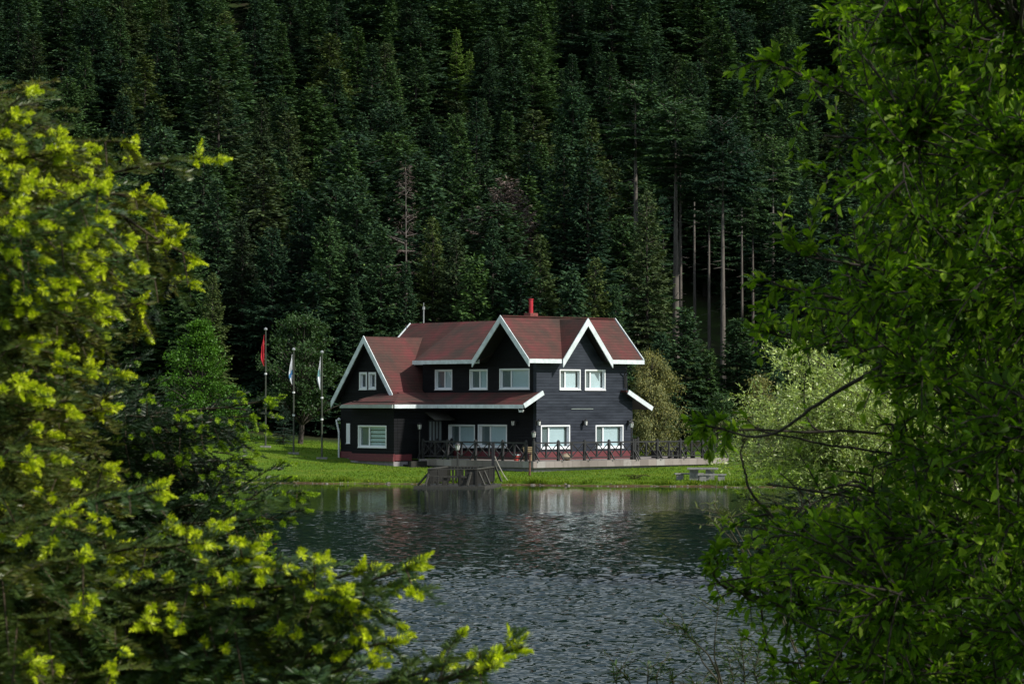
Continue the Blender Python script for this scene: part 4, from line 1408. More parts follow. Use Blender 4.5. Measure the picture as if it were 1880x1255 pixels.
for (x, y) in occ: grid.setdefault((int(x // 7), int(y // 7)), []).append((x, y))
for (x, y) in cand:
    px_ = 940 + F * x / y
    if y < 226 and 1185 < px_ < 1440: continue
    if not near_ok(x, y, 4.5 + (y - 187) * .008): continue
    grid.setdefault((int(x // 7), int(y // 7)), []).append((x, y))
    picked.append((x, y))
picked.sort(key=lambda p: p[1])
n_own = 300 - sum(1 for t in TREES if t['o'].name.startswith('fir_tree'))
for i, (x, y) in enumerate(picked):
    k = keys[rng.integers(len(keys))]
    H = rng.uniform(9.0, 16.5) * (1.12 if y < 215 else 1.0) * (1.15 if rng.random() < .12 else 1)
    wd_ = rng.uniform(1.0, 1.55)
    if i < n_own:
        plant(k, x, y, H, wd_)
    else:
        FAR_SPOTS.append((k, x, y, H, wd_, rng.uniform(0, 6.28), rng.random()))
print('trees', len(TREES), 'far', len(FAR_SPOTS))

WIDE = []
for i in range(9000):
    y = 190 + 330 * rng.random() ** .9
    x = rng.uniform(-.42 * y - 20, .42 * y + 20)
    if y < 350 and -.185 * y - 5 < x < .155 * y + 4: continue
    if not near_ok(x, y, 6.6): continue
    grid.setdefault((int(x // 7), int(y // 7)), []).append((x, y))
    WIDE.append((keys[rng.integers(len(keys))], x, y, rng.uniform(10, 17), rng.uniform(1.1, 1.6), rng.uniform(0, 6.28), rng.random()))
# beyond the three hundred nearest firs the upper wood is one mass
M['far_fir'] = M['fir'].copy(); M['far_fir'].name = 'far_fir_needles'
_nt = M['far_fir'].node_tree
_oi = [n for n in _nt.nodes if n.type == 'OBJECT_INFO'][0]
_ah = N(_nt, 'ShaderNodeAttribute', attribute_name='hue')
for l_ in list(_oi.outputs['Random'].links):
    _nt.links.new(_ah.outputs['Fac'], l_.to_socket)
def wood_mass(spots, keep_f, grow):
    fw, hues, cache = Acc(), [], {}
    for (k, x, y, H, wd_, rz, hu) in spots:
        if k not in cache:
            crm = PROTO[k][0]
            nv = len(crm.vertices)
            co = np.empty(nv * 3); crm.vertices.foreach_get('co', co)
            tn = np.empty(nv, np.float32); crm.attributes['tone'].data.foreach_get('value', tn)
            co = co.reshape(-1, 4, 3); tn = tn.reshape(-1, 4)
            keep = np.random.default_rng(1).random(len(co)) < keep_f
            co, tn = co[keep], tn[keep]
            mid_ = co.mean(1, keepdims=True)
            cache[k] = (mid_ + (co - mid_) * grow, tn[:, 0])
        c2, tn = cache[k]
        sc = H / PROTO[k][2]
        P_ = c2 * [sc * wd_, sc * wd_, sc]
        cz, sz = math.cos(rz), math.sin(rz)
        P_ = np.stack([P_[..., 0] * cz - P_[..., 1] * sz + x, P_[..., 0] * sz + P_[..., 1] * cz + y, P_[..., 2] + float(ground_z(x, y))], -1)
        fw.add(P_.reshape(-1, 3), np.arange(P_.shape[0] * 4).reshape(-1, 4), np.repeat(tn, 4))
        hues.append(np.full(P_.shape[0] * 4, hu, np.float32))
    o = fw.build('distant_wood', M['far_fir'])
    ha = o.data.attributes.new('hue', 'FLOAT', 'POINT'); ha.data.foreach_set('value', np.concatenate(hues))
    tag(o, kind='stuff')


wood_mass(FAR_SPOTS, .42, 1.35)
wood_mass(WIDE, .09, 2.7)

# labels from what stands below them
LM = [(-400, 130, 'over the tufted fir'), (130, 250, 'past the tufted fir'), (250, 340, 'beside the fresh green round tree'), (340, 430, 'over the fresh green round tree'), (430, 515, 'over the red flag'),
      (515, 600, 'over the two white flags'), (600, 680, 'over the peak of the side gable'), (680, 760, 'over the red side roof'), (760, 850, 'over the roof mast'),
      (850, 945, 'over the shaded middle gable'), (945, 1010, 'over the red flue pipe'), (1010, 1110, 'over the sunlit gable'), (1110, 1170, 'over the red roof end'),
      (1170, 1260, 'over the pale willow'), (1260, 1345, 'over the terrace end'), (1345, 1450, 'over the sunlit shrub edge'), (1450, 1560, 'over the sunlit shrub'), (1560, 2600, 'behind the big leafy tree')]
ORD = ['highest', 'second highest', 'third highest', 'fourth highest', 'fifth highest', 'sixth highest', 'seventh highest', 'eighth highest', 'ninth highest', 'tenth highest', 'eleventh highest', 'twelfth highest']
for lo, hi, ph in LM:
    cell = [t for t in TREES if lo <= t['px'] < hi and not t['label']]
    by = {}
    for t in cell: by.setdefault(WORDS[t['key']], []).append(t)
    for wd_, ts in by.items():
        ts.sort(key=lambda t: t['top'])
        for i, t in enumerate(ts):
            if len(ts) == 1: lab = f'only {wd_} on the slope {ph}'
            elif i == len(ts) - 1: lab = f'lowest {wd_} on the slope {ph}'
            else: lab = f'{ORD[i] if i < len(ORD) else ORD[-1]} {wd_} on the slope {ph}'
            t['o']['label'] = lab

# ------------------------------------------------------------------ broadleaf trees in the middle distance
def broadleaf(name, loc, H, crown, label, leaf, bark, seed, ncl=130, per=75, lsz=.17, base=.22, squash=1.0, hang=0.0, lw=.55, group=None, trunk_r=.16, cl_r=.42, lean=0.0):
    """crown: function (t 0..1 up, phi) -> radius in metres; leaf clumps sit on limbs through the crown's volume"""
    r = np.random.default_rng(seed)
    root = empty(name, loc); tag(root, label, 'tree', group)
    tk = Acc(); cr = Acc()
    top = np.array([lean, 0, H * .93])
    n = 7
    tt_ = np.linspace(0, 1, n)
    tp = np.stack([lean * tt_ + .12 * np.sin(tt_ * 5 + seed), .1 * np.sin(tt_ * 4), -0.4 + (H * .93 + .4) * tt_], 1)
    tk.tube(tp, trunk_r * (1 - .85 * tt_) + .015, 8)
    for i in range(ncl):
        t = r.random() ** .8; ph = r.uniform(0, 6.283)
        lob = .78 + .34 * math.sin(2 * ph + 9 * t + seed) * math.sin(5 * t + ph + seed * 2) + .2 * math.sin(5 * ph + 14 * t)
        rad = crown(t, ph) * (r.random() ** .36) * lob * r.uniform(.85, 1.3)
        z = H * (base + (1 - base) * t)
        c = np.array([rad * math.cos(ph) + lean * z / H, rad * math.sin(ph), z])
        # limb to it
        zo = max(.15 * H, z - .45 * rad - .25 * H * r.random())
        o = np.array([np.interp(zo, tp[:, 2], tp[:, 0]), np.interp(zo, tp[:, 2], tp[:, 1]), zo])
        q = (o + c) / 2 + np.array([0, 0, .12 * rad])
        s = np.linspace(0, 1, 6)[:, None]
        tk.tube((1 - s) ** 2 * o + 2 * s * (1 - s) * q + s * s * c, np.linspace(.05, .010, 6) * (H / 7), 4, cap=False)
        k = int(per * r.uniform(.5, 1.5))
        R_ = cl_r * r.uniform(.6, 1.3)
        off = r.normal(0, 1, (k, 3)) * R_ * [.7, .7, .5 * squash]
        p = c + off
        if hang: p[:, 2] -= np.abs(r.exponential(hang, k)) * .8
        out = unit(p - np.array([lean * .5, 0, z * .7]))
        d = unit(out * .6 + r.normal(0, .7, (k, 3)) + UP * (-.2 - (1.2 if hang else 0)))
        nn = unit(UP * .8 + out * .4 + r.normal(0, .6, (k, 3)))
        sd_ = unit(np.cross(d, nn))
        cr.blades(p, d, sd_, lsz * r.uniform(.7, 1.3, k), lsz * lw * r.uniform(.8, 1.2, k), np.clip(r.normal(.45 + .25 * t, .22, k), 0, 1), mid=.45)
    cr.build('crown', M[leaf], root)
    tk.build('trunk', M[bark], root, True)
    return root


def gpt(px, py, Y):
    p = at(px, py, Y)
    return (p[0], Y, float(ground_z(p[0], Y)) - .05)


p = gpt(368, 790, 167)
hz = at(368, 592, 167)[2] - p[2]
broadleaf('leafy_tree', p, hz, lambda t, ph: 2.75 * (1 - t) ** .62 * (min(1, t * 5 + .35)) * (1 + .18 * math.sin(3 * ph + 5 * t)), 'fresh green round tree at the wood edge behind the tufted fir', 'fresh_leaf', 'trunk', 31, 170, 90, .17, base=.10, cl_r=.30)
p = gpt(548, 812, 170)
hz = at(548, 585, 170)[2] - p[2]
broadleaf('leafy_tree', p, hz, lambda t, ph: 3.0 * (1 - t * .9) ** .5 * (min(1, t * 3 + .3)) * (1 + .25 * math.sin(3 * ph + 6 * t)), 'deep green spreading tree behind the three flagpoles', 'deep_leaf', 'trunk', 32, 150, 95, .18, base=.22, cl_r=.33, lean=.4)
p = gpt(1198, 835, 163.5)
hz = at(1198, 642, 163.5)[2] - p[2]
broadleaf('willow_tree', p, hz, lambda t, ph: 1.75 * (1 - t ** 3) ** .6 * (.80 + .2 * t) * (1 + .16 * math.sin(4 * ph + 4 * t)), 'pale olive willow standing behind the terrace at the end of the grey wall', 'willow_leaf', 'trunk', 33, 200, 150, .15, base=.02, hang=.45, lw=.32, cl_r=.27)
p = gpt(425, 800, 163)
broadleaf('leafy_bush', p, 2.6, lambda t, ph: 1.6 * (1 - t) ** .5, 'low green bush at the lawn edge under the fresh green tree', 'fresh_leaf', 'trunk', 34, 50, 60, .15, base=.05)
p = gpt(1322, 820, 172)
broadleaf('leafy_bush', p, 3.4, lambda t, ph: 1.6 * (1 - t) ** .5, 'dark green bush behind the far end of the terrace', 'deep_leaf', 'trunk', 35, 60, 60, .16, base=.05)
p = gpt(1395, 825, 160)
broadleaf('leafy_bush', p, 4.6, lambda t, ph: 1.9 * (1 - t) ** .5, 'grey green bush behind the sunlit shrub on the far bank', 'willow_leaf', 'trunk', 36, 80, 70, .16, base=.05, lw=.4)
# brown-tinged fern clump on the bank
p = gpt(1166, 882, 137)
fr = Acc(); r_ = np.random.default_rng(3)
for i in range(16):
    an = r_.uniform(0, 6.28); h = np.array([math.cos(an), math.sin(an) * .5, 0])
    s = np.linspace(0, 1, 14)[:, None]
    pts = h * s * .75 + UP * (.75 * s - .55 * s * s)
    fr.tube(pts, .012, 3, .3)
    for sg in (-1, 1):
        sd_ = np.cross(h, UP) * sg
        d = unit(np.broadcast_to(h * .5 + sd_, (14, 3)) + r_.normal(0, .15, (14, 3)))
        fr.blades(pts, d, unit(np.cross(d, UP)), .22 * (1 - s[:, 0]) + .05, .05, r_.uniform(.2, 1, 14))
M['fern'] = mat_foliage('browning_fern', [(0, (0.05, 0.045, 0.015)), (1, (0.07, 0.10, 0.02))], .7, .2, .4, .2)
fo = fr.build('fern_clump', M['fern']); fo.location = p
tag(fo, 'brown tinged fern clump on the bank below the grey wall', 'fern')

# ------------------------------------------------------------------ lawn grass and the tall tufts along the shore
M['grass'] = mat_foliage('grass_blades', [(0, (0.055, 0.110, 0.005)), (.6, (0.110, 0.190, 0.009)), (1, (0.17, 0.21, 0.018))], .6, .3, .35, .2)
r_ = np.random.default_rng(5)
n = 120000
gx_ = r_.uniform(-26, 32, n); gy_ = 134 + 40 * r_.random(n) ** 1.4
shore = r_.random(n) < .22
gy_ = np.where(shore, y_far(gx_) + .25 + np.abs(r_.normal(0, .45, n)), gy_)
gz_ = ground_z(gx_, gy_)
la = (gx_ - HB[0]) * ca + (gy_ - HB[1]) * sa; lb = -(gx_ - HB[0]) * sa + (gy_ - HB[1]) * ca
inside = ((la > -2.5) & (la < 11.7) & (lb > -2.5) & (lb < 14.3)) | ((la > -4.1) & (la < 7) & (lb > 5.8) & (lb < 14.3))
thin_ = np.sin(gx_ * 1.1 + 2 * np.sin(gy_ * .4)) * np.sin(gy_ * .8 + gx_ * .3)
clump = np.sin(gx_ * .7) * np.sin(gy_ * .5 + 2) + .5 * np.sin(gx_ * 2.3 + gy_)
tall_ = np.sin(gx_ * 2.1) + np.sin(gx_ * 5.3 + 1) + np.sin(gx_ * .6 + 2)
ok = (gz_ > .04) & ~inside & (~((thin_ < -.55) & (r_.random(n) < .7)))
tall_ = tall_[ok]
gx_, gy_, gz_, shore, clump = gx_[ok], gy_[ok], gz_[ok], shore[ok], clump[ok]
n = len(gx_)
d = unit(r_.normal(0, .35, (n, 3)) * [1, 1, .2] + UP)
sd_ = unit(np.cross(d, unit(r_.normal(0, 1, (n, 3)))))
ln = np.where(shore, r_.uniform(.05, .20, n) * np.clip(1 + .45 * tall_, .35, 2.2), r_.uniform(.04, .10, n))
ga = Acc(); ga.blades(np.stack([gx_, gy_, gz_ - .01], 1), d, sd_, ln, np.where(shore, .035, .045), np.clip(.5 + .2 * clump + r_.normal(0, .25, n), 0, 1), mid=.3)
tag(ga.build('lawn_grass', M['grass']), kind='stuff')

# pebbles and pale scraps along the waterline
pbm = MB(); r_ = np.random.default_rng(8)
for i in range(420):
    x = r_.uniform(-16, 22); y = float(y_far(x)) + r_.normal(-.05, .16)
    z = float(ground_z(x, y)); q = r_.uniform(.02, .065) * (2.0 if r_.random() < .08 else 1)
    th_ = np.array([0, .9, 1.8, 2.7, 3.6, 4.5, 5.4]) + r_.normal(0, .2, 7)
    ring = np.stack([np.cos(th_) * q * r_.uniform(.8, 1.5), np.sin(th_) * q, np.full(7, -.3 * q)], 1) * r_.uniform(.8, 1.2, (7, 1)) + [x, y, z]
    top_ = ring * .55 + np.array([x, y, z]) * .45 + [0, 0, q * .7]
    pbm.add(np.concatenate([ring, top_]), [[k, (k + 1) % 7, 7 + (k + 1) % 7, 7 + k] for k in range(7)])
    pbm.add(top_, [list(range(7))])
tag(pbm.build('shore_pebbles', simple('shore_stone', (0.13, 0.12, 0.105), 0.85, 0.6, 3.0)), kind='stuff')

# ------------------------------------------------------------------ foreground conifers: boughs of needled sprays with bright new tips
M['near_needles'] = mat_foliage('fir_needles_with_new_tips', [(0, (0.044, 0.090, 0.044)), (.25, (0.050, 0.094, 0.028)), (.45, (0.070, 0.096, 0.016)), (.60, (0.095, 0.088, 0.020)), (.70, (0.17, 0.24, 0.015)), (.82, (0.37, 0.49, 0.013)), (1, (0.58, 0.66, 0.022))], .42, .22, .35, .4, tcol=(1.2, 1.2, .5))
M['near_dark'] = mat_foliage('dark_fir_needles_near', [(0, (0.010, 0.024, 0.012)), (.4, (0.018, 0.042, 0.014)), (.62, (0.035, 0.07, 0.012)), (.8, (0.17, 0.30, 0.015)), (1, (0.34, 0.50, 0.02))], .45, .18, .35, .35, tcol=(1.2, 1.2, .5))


def needles(acc, segs, r, dens, ln, wd):
    """segs: array rows p0(3) p1(3) tone"""
    segs = np.asarray(segs)
    p0, p1, tn = segs[:, :3], segs[:, 3:6], segs[:, 6]
    L = np.linalg.norm(p1 - p0, axis=1)
    k = np.maximum(1, (L * dens + r.random(len(L))).astype(int))
    i = np.repeat(np.arange(len(L)), k)
    u = r.random(len(i))[:, None]
    a = unit(p1 - p0)[i]
    base = p0[i] * (1 - u) + p1[i] * u
    ref = np.where(np.abs(a[:, 2:3]) > .9, [[1., 0, 0]], [[0, 0, 1.]])
    s = unit(np.cross(a, ref)); w_ = np.cross(s, a)
    th = np.where(r.random(len(i)) < .5, 0.0, np.pi)
    th = th + np.where(th > 1, -1, 1) * np.abs(r.normal(.15, .42, len(i)))
    rad = np.cos(th)[:, None] * s + np.sin(th)[:, None] * w_ * .8
    d = unit(a * r.uniform(.40, .65, len(i))[:, None] + rad + r.normal(0, .07, (len(i), 3)))
    side = unit(np.cross(d, unit(a + r.normal(0, .4, (len(i), 3)))))
    acc.blades(base, d, side, ln * r.uniform(.7, 1.15, len(i)), wd, np.clip(tn[i] + r.normal(0, .05, len(i)), 0, 1), mid=.45)


def tuft(acc, p, d, r, ln, tone):
    """a soft rounded brush of short new needles along a fresh shoot"""
    k = 84
    u = r.random(k)[:, None]
    base = p + d * ln * u
    ref = np.array([0.3, 0.2, 1.0])
    s = unit(np.cross(d, ref)); w_ = np.cross(s, d)
    th = r.uniform(0, 6.283, k)
    rad = np.cos(th)[:, None] * s + np.sin(th)[:, None] * w_
    dd = unit(d * (.45 + 1.3 * u ** 2) + rad * (1.0 - .55 * u ** 2) + r.normal(0, .12, (k, 3)))
    nl = .0145 * np.sqrt(1.05 - u[:, 0] * .75) * r.uniform(.8, 1.2, k)
    acc.blades(base, dd, unit(np.cross(dd, d + r.normal(0, .3, (k, 3)))), nl, .0026, np.clip(tone - .06 + .08 * u[:, 0] + r.normal(0, .03, k), 0, 1), mid=.5)


class FirBuilder:
    def __init__(s, seed, needle=.021, width=.0027, dens=1150, new=.5):
        s.r = np.random.default_rng(seed); s.cr = Acc(); s.tw = Acc(); s.needle, s.width, s.dens, s.new = needle, width, dens, new
        s.cnt = 0

    def bough(s, start, tip, sag=.10, spread=.5, lift=.05, tone=.3, new=None, s0=.18, dens=1.0, nd=1.0):
        r = s.r
        start, tip = np.array(start, float), np.array(tip, float)
        L = np.linalg.norm(tip - start)
        n = 40
        t = np.linspace(0, 1, n)
        P_ = start + (tip - start) * t[:, None] + UP * ((-sag * L) * np.sin(np.pi * t) ** 1.2 + lift * L * np.maximum(0, t - .7) - lift * L * .3 * t)[:, None]
        P_ += np.cumsum(r.normal(0, .0018 * L, (n, 3)), 0) * (t[:, None])
        s.tw.tube(P_, .0022 + .0045 * L * (1 - t) ** .9, 6)
        T = unit(np.gradient(P_, axis=0))
        roll = r.normal(0, .35)
        seglist = []
        for i in range(int(n * .3), n - 1):
            seglist.append([*P_[i], *P_[i + 1], tone])
        step = .046 / dens
        k = int(L * (1 - s0) / step)
        new = s.new if new is None else new
        for j in range(k):
            u = s0 + (1 - s0) * (j + r.random() * .5) / k
            fi = u * (n - 1); i = min(int(fi), n - 2); f = fi - i
            p = P_[i] * (1 - f) + P_[i + 1] * f
            a = T[i]
            sd_ = unit(np.cross(a, UP)); upn = np.cross(sd_, a)
            sg = 1 if j % 2 else -1
            rl = roll + r.normal(0, .45)
            sdir = sd_ * sg * math.cos(rl) + upn * math.sin(rl)
            ang = r.uniform(.75, 1.1)
            d = unit(a * math.cos(ang) + sdir * math.sin(ang) + UP * r.uniform(-.38, .02))
            l = (min(.48, spread * (1 - u) * L * .70 + .075)) * r.uniform(.65, 1.15)
            m = max(4, int(l / .03))
            v = np.linspace(0, 1, m)
            Q = p + d * (v * l)[:, None] + UP * (-.16 * l * v * v + .05 * l * v)[:, None]
            s.tw.tube(Q, np.linspace(.0024, .0010, m), 4, cap=False)
            tl = tone + r.normal(0, .09)
            for q in range(m - 1):
                seglist.append([*Q[q], *Q[q + 1], tl])
            dq = unit(Q[-1] - Q[-2])
            nw = r.random() < new * (1.1 if u > .6 else .10)
            if nw:
                sdq = unit(np.cross(dq, UP))
                for kk in range(r.integers(2, 4)):
                    tuft(s.cr, Q[-1] + sdq * r.normal(0, .016) - dq * r.uniform(0, .03), unit(dq * [1, 1, .6] + r.normal(0, .3, 3) * [1, 1, .5]), r, r.uniform(.016, .032), .95 if kk < 2 else .88)
            # side shoots
            for q in range(1, m - 1):
                if r.random() < .3: continue
                sg2 = 1 if q % 2 else -1
                s2 = unit(np.cross(dq, UP)) * sg2
                d2 = unit(dq * .7 + s2 * .75 + UP * r.normal(-.12, .2))
                l2 = ((1 - q / m) * l * .55 + .04) * r.uniform(.6, 1.1)
                e = Q[q] + d2 * l2 - UP * .1 * l2
                seglist.append([*Q[q], *((Q[q] + e) / 2 + UP * .01 * l2), tl]); seglist.append([*((Q[q] + e) / 2 + UP * .01 * l2), *e, tl + .03])
                if r.random() < new * .12 and u > .6:
                    tuft(s.cr, e, unit(d2 + r.normal(0, .2, 3)), r, r.uniform(.016, .032), r.uniform(.78, .95))
        # the leading shoot carries a fan of new tips
        a = T[-1]
        if new > .15:
            for kk in range(4):
                tuft(s.cr, P_[-1] - a * r.uniform(0, .05), unit(a + r.normal(0, .5, 3)), r, r.uniform(.026, .045), .95)
        needles(s.cr, np.array(seglist), r, s.dens * nd, s.needle, s.width / max(.55, nd ** .5))
        s.cnt += len(seglist)

    def finish(s, name, loc, label, group, trunk_pts, trunk_r, mat='near_needles'):
        root = empty(name, loc); tag(root, label, 'tree', group)
        inv = -np.array(loc)
        for A in (s.cr, s.tw):
            A.v = [v + inv for v in A.v]
        s.cr.build('crown', M[mat], root)
        tk = Acc(); tk.tube(np.array(trunk_pts) + inv, trunk_r, 14)
        tk.build('trunk', M['trunk_dark'], root, True)
        s.tw.build('branch_wood', M['twig'], root, True)
        return root


fb = FirBuilder(41)
fr0_ = np.random.default_rng(5)
TX, TY = -2.15, 6.6


def from_trunk(tip, rise=.28, dy=0.0):
    """a start point on the trunk axis, somewhat above or below the tip"""
    return np.array([TX, TY + dy, tip[2] + rise])


# (px, py, distance, start rise, start pixel override)
def nb(px, py, Y, sp=None, **kw):
    tip = at(px, py, Y)
    if sp is not None: st_ = at(sp[0], sp[1], sp[2])
    else: st_ = from_trunk(tip)
    fb.bough(st_, tip, **kw)


# upper boughs
nb(50, 205, 5.8, (-480, 120, 6.4), sag=.05, tone=.30, new=.55, spread=.55)
nb(20, 240, 5.4, (-420, 150, 6.4), sag=.05, tone=.42, new=.4)
nb(232, 248, 5.9, (-420, 170, 6.5), sag=.04, tone=.46, new=.45, spread=.42)
nb(120, 300, 5.6, (-420, 200, 6.5), sag=.04, tone=.50, new=.35, spread=.5)
nb(338, 305, 6.2, (-420, 330, 6.6), sag=.03, tone=.33, new=.5, spread=.42)
nb(200, 345, 5.0, (-260, 480, 5.6), sag=.0, tone=.18, new=.55, spread=.30, lift=.08)
nb(205, 400, 5.2, (-320, 420, 5.9), sag=.02, tone=.30, new=.6, spread=.45)
nb(376, 470, 6.2, (-420, 300, 6.6), sag=-.09, tone=.44, new=.35, spread=.62, lift=-.10)
nb(300, 400, 6.4, (-420, 280, 6.7), sag=-.04, tone=.48, new=.35, spread=.6)
nb(345, 522, 6.5, (-420, 480, 6.8), sag=-.02, tone=.25, new=.3, spread=.5)
nb(190, 480, 5.6, (-420, 380, 6.4), sag=-.03, tone=.40, new=.5, spread=.6)
nb(285, 563, 6.1, (-420, 520, 6.5), sag=.02, tone=.46, new=.5, spread=.45)
nb(120, 540, 5.3, (-420, 520, 6.2), sag=.02, tone=.36, new=.45, spread=.6)
nb(200, 610, 5.9, (-420, 560, 6.5), sag=.0, tone=.50, new=.35, spread=.6)
nb(165, 680, 5.8, (-420, 640, 6.5), sag=.02, tone=.44, new=.4, spread=.6)
nb(60, 640, 5.2, (-420, 640, 6.2), sag=.02, tone=.38, new=.5, spread=.6)
nb(215, 760, 6.2, (-420, 700, 6.6), sag=.0, tone=.50, new=.3, spread=.6)
nb(100, 760, 5.4, (-420, 740, 6.3), sag=.02, tone=.40, new=.45, spread=.6)
nb(190, 850, 5.5, (-420, 780, 6.3), sag=-.03, tone=.42, new=.7, spread=.5)
nb(60, 860, 5.1, (-420, 820, 6.2), sag=.0, tone=.40, new=.55, spread=.6)
nb(283, 893, 5.3, (-260, 1000, 5.8), sag=.0, tone=.16, new=.5, spread=.42, lift=.08)
nb(130, 960, 5.1, (-420, 960, 6.2), sag=.02, tone=.36, new=.35, spread=.6)
nb(250, 985, 5.6, (-420, 940, 6.3), sag=.02, tone=.52, new=.25, spread=.55)
for px_, py_, Y_ in ((90, 330, 5.4), (40, 380, 5.2), (150, 370, 5.5), (110, 440, 5.4), (30, 460, 5.1), (150, 520, 5.6), (60, 560, 5.3), (100, 250, 5.7), (30, 300, 5.3), (170, 280, 5.9), (20, 700, 5.2), (110, 650, 5.5), (240, 430, 5.9), (280, 350, 6.1), (310, 455, 6.2)):
    nb(px_, py_, Y_, (px_ - 520, py_ - 60, 6.3), sag=.0, tone=fr0_.uniform(.3, .5), new=.75, spread=.5)
# lower, long boughs over the water
nb(780, 1018, 5.2, (60, 1160, 5.6), sag=.045, tone=.22, new=.6, spread=.42, lift=.10, s0=.05)
for px_, py_, Y_ in ((745, 1075, 5.2), (690, 1052, 5.3), (640, 1085, 5.2), (600, 1045, 5.3), (690, 1110, 5.4), (520, 1040, 5.3), (430, 1050, 5.4)):
    nb(px_, py_, Y_, (px_ - 420, py_ + 70, 5.6), sag=.0, tone=.25, new=.6, spread=.5, lift=.06, nd=1.1)
for px_, py_, Y_ in ((900, 1222, 5.0), (820, 1228, 5.1), (760, 1240, 5.2), (700, 1215, 5.3)):
    nb(px_, py_, Y_, (px_ - 420, py_ + 70, 5.4), sag=.0, tone=.2, new=.35, spread=.45, lift=.06, nd=1.1)
nb(560, 1062, 5.3, (-200, 1120, 5.7), sag=.0, tone=.34, new=.5, spread=.45)
nb(470, 1008, 5.4, (-260, 1130, 5.8), sag=.02, tone=.25, new=.5, spread=.40, lift=.08)
nb(340, 1012, 5.3, (-320, 1060, 5.9), sag=.0, tone=.36, new=.45, spread=.55)
nb(180, 1020, 5.0, (-320, 1060, 5.8), sag=.0, tone=.40, new=.4, spread=.6)
nb(730, 1175, 5.3, (100, 1240, 5.6), sag=.02, tone=.30, new=.5, spread=.45)
nb(640, 1130, 5.5, (0, 1180, 5.8), sag=.0, tone=.42, new=.4, spread=.55)
nb(520, 1160, 5.6, (-100, 1170, 5.9), sag=.0, tone=.45, new=.3, spread=.6)
nb(400, 1110, 5.5, (-260, 1130, 5.9), sag=.0, tone=.45, new=.3, spread=.6)
nb(945, 1190, 5.0, (420, 1330, 5.3), sag=.04, tone=.24, new=.5, spread=.34, lift=.06, s0=.05)
nb(860, 1250, 5.0, (300, 1330, 5.4), sag=.02, tone=.30, new=.5, spread=.4)
nb(620, 1240, 5.4, (0, 1260, 5.8), sag=.0, tone=.40, new=.3, spread=.6)
nb(420, 1220, 5.4, (-200, 1230, 5.8), sag=.0, tone=.42, new=.25, spread=.6)
nb(280, 1160, 5.3, (-300, 1180, 5.8), sag=.0, tone=.42, new=.25, spread=.6)
nb(150, 1120, 5.1, (-320, 1150, 5.8), sag=.0, tone=.38, new=.3, spread=.6)
nb(220, 1240, 5.2, (-320, 1250, 5.8), sag=.0, tone=.40, new=.2, spread=.6)
nb(60, 1220, 5.0, (-320, 1240, 5.8), sag=.0, tone=.38, new=.2, spread=.6)
# deeper filling boughs
fr_ = np.random.default_rng(77)
for py_, xm in ((230, 60), (310, 190), (380, 220), (450, 240), (520, 210), (590, 190), (650, 150), (720, 190), (790, 210), (850, 200), (920, 240), (990, 300), (1060, 420), (1120, 560), (1180, 620), (1240, 640), (1290, 700), (270, 30), (420, 100), (560, 80), (700, 60), (840, 80), (960, 120), (1090, 200), (1200, 300)):
    nb(xm + fr_.uniform(-40, 20), py_ + fr_.uniform(-20, 20), fr_.uniform(6.0, 7.2), (-460, py_ + fr_.uniform(-120, 10), 7.0), sag=fr_.uniform(-.03, .04), tone=fr_.uniform(.30, .58), new=.02, spread=.75, nd=.85)
for k_ in range(34):                                  # the heavy dark mass low in the corner, and under each shelf
    px_ = fr_.uniform(-40, 700); py_ = fr_.uniform(1090, 1330) + max(0, px_ - 420) * .12
    nb(px_, py_, fr_.uniform(5.6, 7.2), (px_ - fr_.uniform(420, 620), py_ + fr_.uniform(-60, 60), 6.9), sag=fr_.uniform(-.02, .04), tone=fr_.uniform(.15, .45), new=.015, spread=.8, nd=.85)
for k_ in range(26):
    py_ = fr_.uniform(270, 1040); xm = np.interp(py_, [270, 400, 520, 640, 760, 880, 1040], [90, 220, 230, 150, 170, 190, 260])
    nb(xm - fr_.uniform(0, 150), py_, fr_.uniform(5.9, 7.3), (-420, py_ - fr_.uniform(0, 120), 7.0), sag=-.03, tone=fr_.uniform(.2, .55), new=.015, spread=.8, nd=.85)
# and the side of the tree beyond the frame
for py_ in range(100, 1400, 90):
    nb(fr_.uniform(-300, -60), py_, fr_.uniform(5.0, 8.4), None, sag=.03, tone=.35, new=.25, spread=.6, nd=.3)
fb.finish('fir_tree', (TX, TY, 2.3), 'sunlit fir with bright yellow green new tips reaching in beside the camera', None,
          [(TX, TY, 2.1), (TX, TY, 3.5), (TX + .03, TY, 6), (TX, TY, 9)], [.17, .15, .11, .04])
print('needle segs', fb.cnt)

